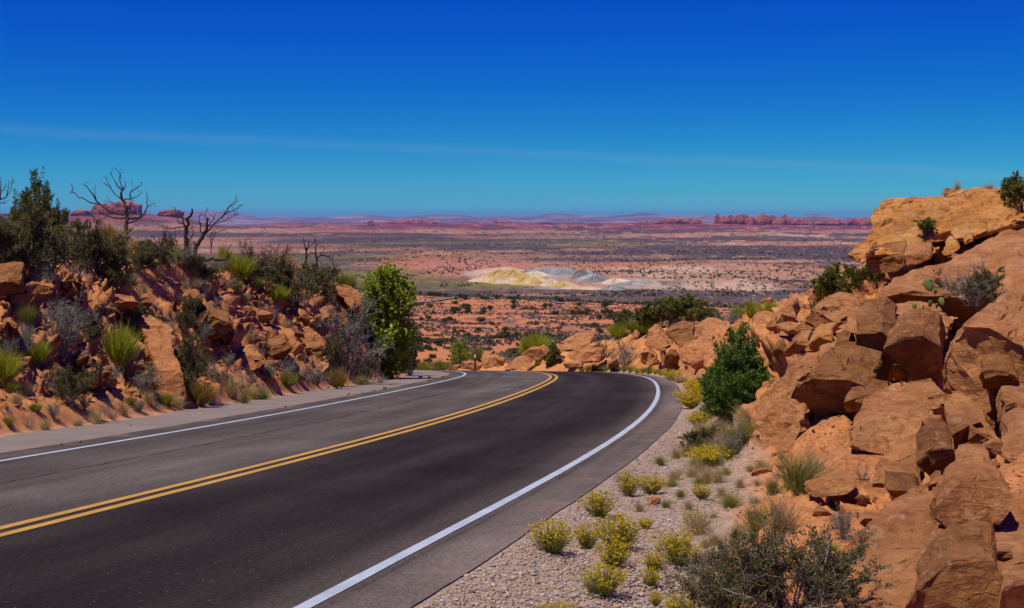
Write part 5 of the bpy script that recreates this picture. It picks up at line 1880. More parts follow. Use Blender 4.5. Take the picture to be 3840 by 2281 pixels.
def put(kind, vx, vy, vh, vw, label, depth=None, group=None, var=None, sink=.02, name=None, tilt=None):
    k = KIND[kind]
    P = spot(vx, vy, depth)
    Y = P[1]
    h = vh * VS / FPX * Y * k.get('hh', 1.12)
    w = vw * VS / FPX * Y / k['ww'] * 1.18
    if depth is not None and depth > 0:
        ht = at(vx, vy - vh, Y)[2] - P[2]
        h = min(max(h, ht * 1.08), h * 1.9)
    v = _vi[kind] = _vi.get(kind, -1) + 1
    v = (v if var is None else var) % k['var']
    base = {'ephd': 'eph', 'gold': 'eph'}.get(kind, kind)
    parts = lib((base, v), lambda: KIND[base]['make'](10 + 7 * v))
    loc = (P[0], P[1], P[2] - sink * h)
    rz = rngp.uniform(0, 6.28)
    if len(parts) == 1:
        me = parts[0]
        if not me.materials:
            me.materials.append(k['mats']()[0])
        o = link(name or k['name'], me)
        o.location, o.scale = loc, (w, w, h)
        o.rotation_euler = (0, 0, rz)
        return tag(o, label, k['cat'], group)
    return plant(name or k['name'], label, k['cat'], parts, k['mats'](), k['pn'], loc, w, h, rz, group, tilt or (0, 0))
# ------------------------------------------------------------------ where they grow
# --- left skyline
BL = 'blackbrush massed on the left bank top'
put('black', 35, 668, 150, 190, 'dark blackbrush of the bank-top thicket directly below the olive juniper', 28.5, BL)
put('black', 118, 672, 165, 190, 'tallest dark blackbrush of the bank-top thicket, in front of the olive juniper', 29, BL)
put('black', 205, 680, 150, 180, 'dark blackbrush in the thicket between the tallest one and the golden bush', 29.5, BL)
put('black', 265, 682, 112, 130, 'dark blackbrush at the sandy end of the bank-top thicket', 29.6, BL)
put('black', -40, 660, 140, 190, 'dark blackbrush at the outer end of the bank-top thicket', 27.5, BL)
put('black', 75, 640, 120, 160, 'dark blackbrush at the back of the bank-top thicket', 33, BL)
put('bare', 185, 688, 42, 70, 'small grey twiggy shrub at the foot of the bank-top thicket', 28.3)
put('bare', 105, 688, 40, 66, 'low pale twiggy shrub under the tallest blackbrush', 27.9)
put('sage', 40, 690, 36, 50, 'small grey-green shrub above the black overhanging ledge', 26.6)
put('gold', 262, 610, 72, 80, 'golden-green rod bush left of the dead tree trunk', 33.5)
put('straw', 300, 618, 52, 60, 'tall dry straw grass hiding the foot of the dead tree', 33.0)
put('straw', 322, 618, 44, 52, 'dry straw grass just right of the dead tree trunk', 33.4)
put('gold', 345, 622, 40, 50, 'small golden rod bush right of the dead tree trunk', 34)
put('black', 362, 642, 56, 100, 'dark spreading blackbrush beside the sandy slope below the dead tree', 33.0)
put('dbare', 385, 612, 62, 90, 'dead tangled shrub behind the sandy crest', 35.5)
put('dbare', 430, 618, 70, 100, 'large dead tangled shrub between the two dead trunks', 36)
put('black', 415, 655, 40, 70, 'low blackbrush under the dead tangle', 34.5)
put('black', 470, 668, 50, 80, 'low blackbrush at the foot of the leaning dead trunk', 35.5)
put('eph', 430, 640, 44, 44, 'bright green rod bush under the dead tangle', 35.2)
put('eph', 582, 685, 68, 90, 'rounded bright green rod bush on the bank crest', 37.5)
put('eph', 550, 655, 60, 66, 'bright green rod bush behind the rounded one', 39)
put('dbare', 610, 625, 62, 80, 'dead twig shrub behind the green rod bushes', 41)
put('dbare', 650, 645, 46, 80, 'low dead brush along the bank crest', 41.5)
put('dbare', 690, 640, 50, 80, 'dead brush beside the far snags', 42)
put('straw', 670, 648, 50, 60, 'straw grass under the far snags', 41.2)
put('straw', 706, 655, 42, 50, 'straw grass in front of the small dead snag', 42)
put('black', 722, 752, 110, 150, 'broad dark blackbrush hanging over the left bank', 39.5)
put('eph', 676, 735, 46, 60, 'spiky green rod bush left of the broad blackbrush', 38.6)
put('ephd', 842, 705, 42, 66, 'rounded dark green rod bush near the end of the bank', 46)
put('black', 800, 690, 40, 60, 'small blackbrush behind the broad one', 44.5)
put('straw', 880, 705, 40, 40, 'straw grass by the rounded dark green bush', 46.5)
put('yucca', 326, 694, 38, 44, 'pale green yucca on the sandy slope')
put('yucca', 640, 668, 30, 40, 'small yucca on the bank crest', 39)
put('gold', 296, 700, 30, 40, 'small golden bush beside the yucca')
put('sage', 285, 700, 26, 40, 'small green-grey shrub at the edge of the sandy slope')
put('straw', 480, 700, 26, 34, 'little dry tuft high on the sandy slope')
put('ephd', 575, 712, 34, 44, 'small green bush on the sandy slope')
put('ephd', 628, 704, 30, 40, 'little green bush below the crest')
put('sage', 545, 660, 36, 50, 'grey-green shrub at the foot of the second dead trunk', 37.2)
for i, (x, y) in enumerate([(420, 690), (452, 705), (505, 715), (385, 672), (530, 742), (352, 715), (445, 730), (600, 735), (640, 760), (610, 690)]):
    put('straw' if i % 2 else 'bare', x, y, 18 + 6 * (i % 3), 26, 'small dry tuft dotted over the bare sandy slope', None, 'tufts on the sandy slope')

for i, (x, y, hh, ww, kk) in enumerate([(335, 655, 50, 90, 'black'), (500, 690, 46, 80, 'black'), (520, 672, 44, 70, 'sage'), (625, 690, 56, 90, 'black'), (660, 705, 60, 90, 'black'), (765, 700, 56, 80, 'black'), (610, 668, 40, 70, 'bare'), (450, 650, 50, 80, 'sage'), (690, 690, 40, 60, 'sage'), (790, 740, 60, 70, 'black'), (560, 700, 36, 60, 'bare'), (740, 690, 40, 60, 'bare'), (845, 735, 50, 60, 'black'), (865, 760, 60, 60, 'sage')]):
    put(kk, x, y, hh, ww, {'black': 'dark blackbrush growing along the crest of the left bank', 'sage': 'grey-green shrub growing along the crest of the left bank', 'bare': 'grey leafless shrub on the crest of the left bank'}[kk], [34, 37, 38, 40, 41, 44, 41, 36, 43, 43, 38.5, 44, 47, 47][i], 'crest shrubs, ' + kk)
for i, (x, y, hh, ww, kk) in enumerate([(60, 850, 60, 70, 'sage'), (225, 950, 60, 70, 'bare'), (345, 960, 50, 60, 'sage'), (395, 900, 46, 50, 'bare'), (535, 940, 46, 60, 'sage'), (600, 930, 40, 60, 'bare'), (700, 945, 44, 60, 'ephd'), (770, 940, 50, 60, 'sage'), (660, 780, 40, 50, 'bare'), (415, 800, 36, 50, 'bare'), (20, 860, 50, 60, 'bare'), (320, 880, 40, 50, 'sage')]):
    put(kk, x, y, hh, ww, {'sage': 'grey-green shrub rooted among the rocks of the left cutting', 'bare': 'leafless grey shrub rooted among the rocks of the left cutting', 'ephd': 'green rod shrub at the foot of the left cutting by the fluted rock'}[kk], None, 'shrubs in the left cutting, ' + kk if kk != 'ephd' else None)
rlb = np.random.default_rng(15)
for i in range(22):
    x, y = rlb.uniform(10, 800), 0
    y = np.interp(x, [0, 300, 500, 800], [890, 850, 850, 830]) + rlb.uniform(-110, 90)
    kk = ('sage', 'black', 'bare')[i % 3]
    put(kk, x, y, rlb.uniform(32, 60), rlb.uniform(44, 80), {'sage': 'grey-green shrub clinging to the broken face of the left bank', 'black': 'small dark shrub clinging to the broken face of the left bank', 'bare': 'dry grey shrub clinging to the broken face of the left bank'}[kk], None, 'left face shrubs, ' + kk)
# --- left face
put('sage', 148, 848, 125, 140, 'wide grey-green shrub halfway up the left cutting', 24.8)
put('bare', 252, 778, 52, 60, 'grey leafless shrub right of the wide grey-green one')
put('eph', 290, 905, 120, 118, 'bright yellow-green rod bush bursting from the left cutting')
put('black', 468, 935, 112, 112, 'dark blue-grey shrub beside the furrowed rock rib')
put('bare', 510, 905, 46, 60, 'pale leafless twigs right of the dark blue-grey shrub')
put('gold', 486, 992, 70, 90, 'yellow-green drooping shrub at the shoulder edge')
put('eph', 95, 888, 62, 84, 'upright yellow-green rod bush near the end of the cutting')
put('eph', 12, 935, 95, 90, 'green rod bush with golden tips low in the cutting')
put('ephd', 66, 800, 60, 50, 'thin green rod bush above the upright yellow-green one')
put('sage', 35, 770, 60, 50, 'wispy grey shrub under the black overhang', 23.8)
put('black', 170, 990, 100, 110, 'dark shrub with grey side branches above the sandy apron')
put('bare', 130, 955, 60, 80, 'grey leafless branches left of the dark apron shrub')
put('straw', 562, 968, 62, 74, 'tall dry grass clump above the shoulder')
put('green', 596, 985, 34, 34, 'small blue-green plant at the shoulder edge')
put('green', 640, 975, 36, 50, 'bright green weeds at the shoulder edge')
put('straw', 612, 970, 34, 60, 'pale dry grass between the weeds')
put('sage', 848, 915, 185, 165, 'large silvery shrub leaning at the far end of the bank', 43.5)
put('black', 800, 900, 90, 80, 'dark shrub tucked left of the large silvery one', 42)
put('bare', 742, 928, 58, 76, 'small silver twig shrub below the fluted rock')
put('gold', 822, 950, 56, 60, 'yellow-green shrub at the shoulder below the silvery one')
put('black', 888, 930, 70, 70, 'dark shrub between the silvery shrub and the leafy tree', 45.5)
put('black', 1000, 916, 135, 76, 'dark upright shrub behind the leafy tree', 53)
put('black', 985, 905, 110, 60, 'dark shrub in the shade of the leafy tree', 51.5)
put('green', 880, 940, 26, 40, 'low green weeds at the foot of the bank')
put('bare', 930, 935, 26, 46, 'low dry litter at the foot of the leafy tree', 46)
DT = 'dry litter tufts on the sandy apron'
for i, (x, y, k) in enumerate([(20, 1040, 'ephd'), (40, 985, 'straw'), (70, 1045, 'bare'), (85, 1005, 'ephd'), (110, 1050, 'straw'), (130, 1020, 'sage'), (190, 1040, 'straw'), (215, 1020, 'bare'), (235, 1035, 'straw'), (255, 1005, 'bare'), (275, 1025, 'bare'), (300, 1015, 'straw'), (320, 990, 'ephd'), (340, 1005, 'sage'), (360, 985, 'straw'), (385, 1000, 'bare'), (405, 990, 'ephd'), (430, 998, 'straw'), (260, 985, 'bare'), (60, 960, 'straw'), (205, 1000, 'sage'), (10, 1010, 'bare'), (30, 960, 'ephd')]):
    put(k, x, y, 24 + 8 * (i % 3), 44, {'straw': 'pale straw tuft in the litter of the sandy apron beside the shoulder', 'bare': 'grey twiggy litter on the sandy apron beside the shoulder', 'sage': 'small grey-green plant on the sandy apron beside the shoulder', 'ephd': 'small green rod plant on the sandy apron beside the shoulder'}[k], None, DT + ', ' + k)
for i, (x, y) in enumerate([(560, 800), (610, 830), (470, 790), (520, 760), (650, 850), (700, 800), (380, 760), (335, 775), (560, 880), (690, 900)]):
    put('straw' if i % 3 else 'sage', x, y, 22, 30, 'small tuft growing in a crack of the rocky left bank', None, 'tufts in the left bank')

# --- the leafy tree
lobesT = [(0, 0, .86, .13, .13), (.10, 0, .70, .16, .14), (-.12, .02, .70, .14, .12), (.0, .05, .55, .19, .14), (-.06, -.05, .40, .16, .14), (.08, 0, .38, .16, .13), (0, 0, .22, .17, .14), (.03, 0, .10, .15, .09), (-.15, 0, .82, .06, .08), (.17, 0, .80, .06, .09)]
tp = lib(('ash', 0), lambda: broadleaf_parts(5, lobesT))
P = spot(945, 922, 47.0)
hT = 278 * VS / FPX * P[1]
plant('leafy_tree', 'slim bright green leafy tree at the end of the left bank beside the shoulder', 'tree', tp, (M_TWIG, M_ASH), ('trunk', 'crown'), tuple(P), hT * 1.0, hT, .4)

# --- junipers
lobesJ = [(0, 0, .18, .40, .18), (-.03, 0, .36, .36, .18), (.04, 0, .50, .29, .16), (-.04, .02, .64, .22, .15), (.07, 0, .72, .14, .13), (-.02, 0, .84, .10, .12), (-.03, 0, .94, .045, .08), (.14, 0, .80, .06, .09), (-.28, 0, .30, .14, .14), (.28, 0, .28, .14, .14), (-.16, 0, .62, .08, .1)]
jp = lib(('jun', 0), lambda: conifer_parts(3, lobesJ, 620, 46))
P = spot(1800, 1032, 21.6)
h = 238 * VS / FPX * P[1]
plant('juniper_tree', 'vivid green cone-shaped juniper beside the leaning smooth slab', 'tree', jp, (M_BARK, M_JUN), ('trunk', 'crown'), (P[0], P[1], P[2] - .05), h * .95, h, 1.0)
lobesK = [(0, 0, .42, .40, .22), (-.30, 0, .38, .22, .20), (.30, .05, .36, .24, .22), (.02, 0, .66, .26, .20), (.08, 0, .86, .12, .14), (-.22, 0, .62, .14, .14), (.38, 0, .55, .10, .12)]
kp = lib(('jun', 1), lambda: conifer_parts(8, lobesK, 560, 40, .034, .014))
P = spot(88, 610, 37)
h = 200 * VS / FPX * P[1]
P[2] = at(88, 610, 37)[2]
P[2] = min(P[2], float(ground_z([P[0]], [37])[0]) + .0)
htop = at(88, 420, 37)[2] - P[2]
plant('juniper_tree', 'dark olive juniper on the skyline behind the bank-top thicket', 'tree', kp, (M_BARK, M_JUND), ('trunk', 'crown'), tuple(P), htop * .62, htop, .3)

# --- right side, on and above the rocks
put('leafy', 2045, 748, 130, 150, 'dark leafy shrub with pale twigs rooted below the brown ledge', 25.2, tilt=None)
put('leafy', 2138, 708, 62, 62, 'narrow dark shrub in the cleft under the brown ledge', 24.6)
put('leafy', 2098, 700, 66, 50, 'small dark shrub between the big leafy one and the ledge', 25.4)
put('bare', 2372, 742, 108, 200, 'wide grey half-dead shrub on the smooth slope above the boulders', -17.7)
put('black', 2372, 742, 90, 170, 'dark low leaves inside the wide grey shrub', -17.75)
put('leafy', 2262, 572, 44, 66, 'small round dark bush alone on the face of the golden outcrop', -26.2)
put('leafy', 2494, 514, 112, 100, 'dark bush on the golden outcrop rim against the sky', -25.6)
put('straw', 2412, 468, 24, 40, 'wisp of dry grass on the golden outcrop rim', -27.6)
put('straw', 2335, 476, 40, 24, 'thin dark stalks on the golden outcrop rim', -27.6)
put('leafy', 1945, 800, 70, 56, 'dark shrub at the rock crest left of the upright split boulder', 27.5)
put('leafy', 1985, 775, 50, 40, 'narrow dark-leaved shrub beside the upright split boulder', 25.0)
# --- crest of the pile
put('leafy', 1650, 800, 92, 150, 'tall dark green shrub on the crest of the rock pile', 62)
put('leafy', 1600, 795, 70, 90, 'dark green shrub left of the tall one on the rock pile', 63)
put('leafy', 1715, 795, 50, 70, 'green shrub right of the tall one on the rock pile', 60)
put('leafy', 1512, 790, 50, 50, 'round dark juniper-like bush behind the rock pile', 72)
put('ephd', 1560, 822, 54, 110, 'spreading deep green bush left of the rock pile', 66)
put('eph', 1505, 828, 44, 60, 'bright green rod bush at the left of the rock pile', 67)
put('eph', 1835, 775, 48, 60, 'bright green rod bush behind the pile crest', 52)
put('eph', 1880, 770, 40, 60, 'second bright green rod bush behind the pile crest', 50)
put('eph', 1800, 785, 40, 50, 'bright green bush beside the grey shrubs on the pile', 53)
put('bare', 1755, 792, 36, 60, 'grey shrub on the pile crest', 56)
put('sage', 1785, 790, 30, 50, 'silver-grey shrub on the pile crest', 55)
put('sage', 1525, 893, 66, 62, 'grey-green shrub in front of the rocks at the bend', 65)
put('dbare', 1475, 872, 56, 90, 'grey dead branches lying on the rocks at the bend', 67)
put('eph', 1312, 858, 50, 100, 'bright green bush on the rocks beyond the bend', 80)
put('eph', 1285, 850, 36, 60, 'small bright green bush beyond the bend', 84)
put('leafy', 1338, 898, 62, 70, 'brownish-green shrub at the outside edge of the bend', 71)
put('ephd', 1295, 900, 36, 60, 'low green shrub by the road edge at the bend', 73)
put('ephd', 1165, 888, 44, 54, 'green rod bush right behind the roadside post', 83)
put('sage', 1220, 882, 26, 50, 'grey shrub on the outcrop right of the post', 82)
put('sage', 1245, 890, 22, 40, 'second grey shrub on the outcrop right of the post', 81)
ap = lib(('ash', 1), lambda: broadleaf_parts(9, [(0, 0, .75, .22, .2), (-.2, 0, .5, .2, .2), (.2, 0, .55, .22, .2), (0, 0, .3, .3, .2)], 2600, .05))
P = spot(1122, 890, 84)
h = 72 * VS / FPX * 84
plant('airy_tree', 'airy young tree with thin yellow-green leaves left of the roadside post', 'tree', ap, (M_TWIG, M_ASH), ('trunk', 'crown'), tuple(P), h * 1.2, h, 2.0)
put('ephd', 1030, 905, 26, 60, 'green bush at the crest where the road drops away', 82)
put('ephd', 1075, 905, 30, 60, 'bright low bush at the crest where the road drops away', 83)
VG = 'green weeds along the outer verge of the bend'
for i in range(16):
    x = 1420 + i * 15
    put('green' if i % 3 else 'eph', x, 906 + max(0, (i - 6)) * 1.2, 13 + 4 * (i % 3), 30, 'low green weeds in the strip along the outer verge of the bend' if i % 3 else 'low bright rod weed in the strip along the outer verge of the bend', 76 - i * 1.5, VG if i % 3 else VG + ', rods')
# --- verge of the right shoulder
put('rabbit', 1692, 997, 46, 88, 'dense yellow-green rabbitbrush touching the road edge')
put('rabbit', 1705, 968, 44, 80, 'yellow-green rabbitbrush behind the dense one')
put('rabbit', 1640, 925, 22, 50, 'yellow-green brush at the verge where the gravel ends', 44)
put('straw', 1740, 990, 50, 60, 'pale straw grass between the rabbitbrush and the juniper')
put('straw', 1660, 930, 20, 60, 'short dry grass on the verge under the rocks', 40)
put('straw', 1720, 935, 26, 60, 'dry grass at the foot of the rock pile')
put('green', 1735, 945, 50, 60, 'long green blades left of the juniper', 27)
put('flower', 1705, 1040, 34, 60, 'small yellow-tipped plant under the juniper')
put('straw', 1745, 1060, 44, 70, 'dry grass under the juniper')
put('black', 1715, 1100, 62, 112, 'dark feathery shrub on the gravel below the juniper')
put('sage', 1790, 1110, 60, 70, 'grey-green shrub against the base of the leaning slab')
put('green', 1815, 1090, 76, 60, 'long green grass against the leaning slab')
put('rabbit', 1728, 1138, 48, 100, 'bright yellow flowering bush in front of the dark feathery shrub')
put('straw', 1750, 1180, 50, 60, 'dry yellow stalks below the bright flowering bush')
put('green', 1610, 1135, 26, 40, 'small green tuft at the pavement edge')
put('straw', 1650, 1120, 34, 40, 'dry tuft left of the dark feathery shrub')
FL = 'yellow snakeweed clumps on the gravel'
SW = 'yellow-flowered snakeweed clump growing in the pink roadside gravel'
for (x, y, hh, ww, lab) in [(1346, 1350, 72, 112, 'wide yellow snakeweed clump right at the dark pavement edge'), (1432, 1340, 56, 62, 'small snakeweed clump beside the wide one at the pavement edge'), (1462, 1262, 56, 84, 'snakeweed clump behind the tallest one, nearer the pavement edge'), (1512, 1345, 82, 116, 'tallest yellow snakeweed clump in the middle of the gravel'), (1498, 1385, 62, 92, 'snakeweed clump growing against the front of the tallest one'), (1470, 1452, 70, 112, 'bushy snakeweed clump alone on bare gravel in front of the others'), (1532, 1212, 54, 54, 'narrow snakeweed clump below the thin leafless stalks at the pavement edge'), (1588, 1206, 42, 74, 'low snakeweed clump right of the narrow one by the leafless stalks'), (1595, 1392, 44, 60, SW), (1588, 1432, 44, 50, SW), (1655, 1380, 76, 110, 'large snakeweed clump leaning on the large dark foreground shrub'), (1662, 1500, 44, 90, SW), (1360, 1500, 26, 90, SW), (1712, 1220, 36, 50, 'small snakeweed clump among the dry grass on the orange soil'), (1690, 1290, 40, 60, SW), (1575, 1290, 24, 40, SW), (1600, 1480, 34, 40, SW)]:
    put('flower', x, y, hh, ww, lab, None, FL)
put('bare', 1520, 1180, 34, 60, 'thin leafless stalks at the pavement edge')
put('straw', 1705, 1300, 54, 96, 'wide tuft of pale dry grass between gravel and rocks')
put('straw', 1745, 1330, 40, 70, 'small pale dry grass tuft behind the large dark shrub')
put('green', 1640, 1190, 26, 50, 'low green tuft on the gravel')
put('straw', 1780, 1235, 40, 50, 'dry tuft on the orange soil')
put('green', 1945, 1195, 104, 130, 'tall yellow-green grass in front of the pitted brown block')
put('straw', 1985, 1180, 90, 80, 'pale seed grass leaning on the scree beside the tall green grass')
put('green', 1885, 1205, 46, 60, 'short green grass left of the tall grass')
put('straw', 1905, 1310, 118, 110, 'tall dry yellow grass above the large dark shrub')
put('green', 1850, 1300, 80, 100, 'green and straw grass clump above the large dark shrub')
put('sage', 2058, 1315, 74, 76, 'thin green-tipped shrub on the bare slab')
put('bare', 2070, 1320, 34, 60, 'grey leafless base beside the green-tipped shrub')
put('ephd', 2010, 1370, 56, 120, 'deep green bush behind the large dark shrub')
put('bare', 2105, 1170, 34, 50, 'small grey twig shrub in a gap between boulders')
put('sage', 1830, 1270, 30, 40, 'little blue-green plant by the tall dry grass')
for i, (x, y) in enumerate([(1655, 1160), (1625, 1240), (1680, 1245), (1740, 1265), (1770, 1160), (1805, 1190), (1830, 1150), (1660, 1215), (1760, 1210), (1845, 1230), (1640, 1330), (1560, 1250), (1690, 1420)]):
    put(('straw', 'green', 'straw')[i % 3], x, y, 20 + 5 * (i % 3), 34, ('short straw tuft scattered between the gravel and the boulders', 'short green tuft scattered between the gravel and the boulders', 'short straw tuft scattered between the gravel and the boulders')[i % 3], None, ('straw tufts right', 'green tufts right', 'straw tufts right')[i % 3])
rgt = np.random.default_rng(8)
for i in range(30):
    y = rgt.uniform(985, 1190)
    x = np.interp(y, [985, 1050, 1120, 1190], [1735, 1720, 1690, 1640]) + rgt.uniform(-30, 120)
    kk = ('green', 'straw', 'straw')[i % 3]
    put(kk, x, y, rgt.uniform(20, 46), rgt.uniform(36, 70), {'straw': 'pale dry grass in the verge strip running back to the juniper', 'green': 'yellow-green grass in the verge strip running back to the juniper'}[kk], None, 'verge strip, ' + kk)
for i in range(34):
    y = rgt.uniform(1090, 1440)
    x = np.interp(y, [1060, 1120, 1200, 1300, 1440], [1760, 1740, 1700, 1660, 1650]) + rgt.uniform(-40, 210)
    kk = ('straw', 'straw', 'green', 'bare')[i % 4]
    put(kk, x, y, rgt.uniform(24, 52), rgt.uniform(34, 70), {'straw': 'pale dry grass on the orange soil below the boulders', 'green': 'thin green grass on the orange soil below the boulders', 'bare': 'low leafless twigs on the orange soil below the boulders'}[kk], None, 'soil strip plants, ' + kk)
# the large foreground shrub
bp = lib(('bigblack', 0), lambda: shrub_parts(91, 30, 1.05, 15000, .026, .011, .006, 14, .4))
for (x, d, ww, hh, lab) in [(1785, 8.0, .66, .56, 'large dark foreground shrub spreading over the gravel edge'), (1935, 7.8, .86, .66, 'large dark foreground shrub against the pale foreground slab')]:
    X = at(x, 1484, d)[0]
    z = float(ground_z([X], [d])[0])
    plant('blackbrush_shrub', lab, 'shrub', bp, (M_TWIG, M_BLACK), ('stem', 'foliage'), (X, d, z - .02), ww / 1.2, hh, x * .1)


# --- dead trees, drawn limb by limb
def dead_tree(name, label, base, Y, limbs, r0, seed, twigs=40, group=None, zspread=.25):
    rng = np.random.default_rng(seed)
    Y = spot(base[0], base[1], Y)[1]
    b = at(base[0], base[1], Y)
    gz = float(ground_z([b[0]], [Y])[0])
    T = Tubes()
    trunk = None
    ends = []
    e = bpy.data.objects.new(name, None)
    C.objects.link(e)
    e.location = (b[0], b[1], gz)
    tag(e, label, 'dead tree', group)
    org = np.array([b[0], b[1], gz])
    first = True
    for pts, rr in limbs:
        k = len(pts)
        dy = rng.normal() * zspread
        W = []
        for i, (x, y) in enumerate(pts):
            yy = Y + (dy * i / max(1, k - 1) if not first else 0)
            W.append(at(x, y, yy) - org)
        W = np.array(W)
        if first:
            W[0][2] = -.05
        # finer, crooked course
        t = np.linspace(0, k - 1, (k - 1) * 3 + 1)
        Wf = np.stack([np.interp(t, np.arange(k), W[:, c]) for c in range(3)], 1)
        Wf[1:-1] += rng.normal(size=(len(Wf) - 2, 3)) * rr * .35
        rad = np.linspace(rr, rr * .28, len(Wf)) * (1 + .12 * rng.normal(size=len(Wf)))
        if first:
            M = Tubes()
            M.add(Wf, rad, 8)
            o = link('trunk', M.mesh('trunk'), e, M_DEAD)
        else:
            M = Tubes()
            M.add(Wf, rad, 6)
            # side twigs belong to their limb
            for q in range(max(2, twigs // len(limbs))):
                i = int(rng.integers(len(Wf) // 3, len(Wf)))
                d = nrm(rng.normal(size=3) + np.array([0, 0, .7]))
                L = rng.uniform(.05, .22)
                p = Wf[i]
                m = p + d * L * .5
                q2 = m + nrm(d + rng.normal(size=3) * .6) * L * .5
                M.add([p, m, q2], [rr * .22 + .003, rr * .16 + .002, .002], 4)
            o = link('branch', M.mesh('branch'), e, M_DEAD)
        first = False
    return e


def c1(x, y):
    return (.3842 * x) / VS, (580 + .3842 * y) / VS


def L(*p):
    return [c1(*q) for q in p]


dead_tree('dead_tree', 'bare dead juniper with upswept limbs standing on the sandy crest', c1(1215, 880), 34.0, [
    (L((1215, 880), (1225, 780), (1235, 660), (1245, 580), (1215, 470), (1190, 380), (1195, 320)), .075),
    (L((1230, 620), (1130, 620), (1050, 600), (980, 560), (910, 525)), .03),
    (L((1205, 590), (1100, 570), (1040, 530), (980, 490), (870, 460), (770, 420), (715, 360), (695, 285)), .035),
    (L((980, 490), (940, 450), (905, 380), (870, 350), (850, 310), (820, 290)), .022),
    (L((940, 450), (925, 390), (930, 310)), .014),
    (L((1200, 440), (1130, 400), (1080, 330), (1040, 290), (1005, 280)), .022),
    (L((1080, 330), (1050, 260), (1015, 210)), .013),
    (L((1195, 350), (1150, 310), (1120, 260), (1090, 200), (1070, 165)), .020),
    (L((1195, 330), (1170, 260), (1170, 180), (1130, 140), (1110, 120)), .018),
    (L((1170, 190), (1190, 150)), .010),
    (L((1210, 340), (1225, 300), (1215, 250)), .014),
    (L((1215, 440), (1280, 435), (1340, 410), (1385, 370)), .020),
    (L((1270, 430), (1270, 370), (1310, 340), (1380, 300), (1385, 270), (1365, 265)), .018),
    (L((1270, 370), (1290, 330), (1285, 290)), .010),
    (L((1250, 600), (1275, 520), (1280, 450), (1270, 410)), .020),
    (L((1255, 620), (1350, 620), (1410, 570), (1440, 520), (1430, 470), (1440, 420), (1430, 380)), .028),
    (L((1440, 510), (1480, 490), (1520, 465)), .014),
    (L((1240, 680), (1320, 650), (1400, 600), (1460, 560)), .022),
    (L((1220, 520), (1130, 490), (1060, 440), (1050, 400)), .014),
    (L((1100, 480), (1050, 465), (1005, 450)), .010),
    (L((1250, 580), (1290, 600), (1330, 560)), .012),
    (L((1040, 600), (960, 640), (880, 610), (850, 590)), .012),
], .07, 1, 70)
dead_tree('dead_tree', 'broken dead trunk with a split top behind the bank crest', c1(1810, 960), 36.5, [
    (L((1815, 960), (1810, 860), (1815, 760), (1830, 660), (1860, 590), (1875, 530)), .075),
    (L((1815, 720), (1790, 660), (1780, 590), (1790, 570)), .025),
    (L((1800, 680), (1740, 660), (1720, 600), (1710, 520)), .022),
    (L((1820, 740), (1880, 720), (1870, 670)), .018),
    (L((1800, 700), (1700, 720), (1620, 720), (1560, 700)), .022),
    (L((1840, 850), (1880, 790), (1890, 730)), .016),
], .08, 2, 24)
dead_tree('dead_tree', 'leaning dead trunk with a fan of twiggy branches against the plain', c1(1890, 980), 37.2, [
    (L((1880, 985), (1920, 900), (1970, 820), (2010, 720), (2030, 620)), .085),
    (L((1990, 780), (2060, 720), (2100, 660), (2160, 610), (2230, 560), (2290, 540), (2370, 490)), .026),
    (L((2160, 620), (2200, 560), (2250, 500), (2300, 460), (2310, 410)), .018),
    (L((2100, 680), (2180, 650), (2260, 610), (2320, 580)), .014),
    (L((2010, 720), (2080, 640), (2090, 600)), .016),
    (L((1960, 760), (1960, 700), (1940, 640), (1950, 590)), .018),
    (L((2030, 640), (2000, 600), (2030, 520)), .014),
    (L((2060, 960), (2070, 820), (2110, 760), (2190, 740)), .016),
    (L((2060, 900), (2050, 800), (2090, 740)), .012),
], .08, 3, 110)
dead_tree('fallen_log', 'fallen dead limb lying along the bank crest under the leaning trunk', c1(1880, 1000), 36.8, [
    (L((1850, 1010), (1930, 1010), (2010, 1025), (2110, 1020), (2190, 1035), (2240, 1000), (2260, 960)), .06),
    (L((2200, 1020), (2230, 950), (2250, 880)), .022),
    (L((1930, 1030), (1980, 1070), (2060, 1060)), .02),
    (L((1660, 980), (1740, 1010), (1830, 1015), (1880, 985)), .018),
], .05, 4, 14)


def L3(*p):
    return [c3(*q) for q in p]


dead_tree('dead_tree', 'small crooked dead snag standing on the far bank crest', c3(770, 630), 46, [
    (L3((772, 640), (768, 580), (762, 520), (758, 470), (765, 420), (748, 375)), .05),
    (L3((765, 530), (800, 510), (850, 520), (880, 540), (895, 565)), .03),
    (L3((790, 515), (820, 480), (812, 430)), .02),
    (L3((765, 500), (720, 490), (690, 530), (680, 570)), .025),
    (L3((850, 520), (880, 515), (890, 560)), .016),
    (L3((760, 440), (790, 420), (780, 400)), .014),
], .06, 5, 30)
dead_tree('dead_tree', 'forked dead snag leaning beside the crooked one', c3(680, 560), 45.5, [
    (L3((672, 600), (685, 530), (690, 470), (712, 400)), .045),
    (L3((690, 480), (672, 420), (668, 375)), .03),
    (L3((690, 460), (740, 430), (760, 410)), .02),
], .05, 6, 16)
dead_tree('dead_tree', 'low twisted dead branch stump at the bank edge', c3(895, 640), 48, [
    (L3((892, 660), (890, 625), (905, 600), (940, 580)), .035),
    (L3((898, 610), (895, 580), (880, 570)), .02),
    (L3((808, 640), (815, 600), (800, 560)), .02),
], .04, 7, 10)
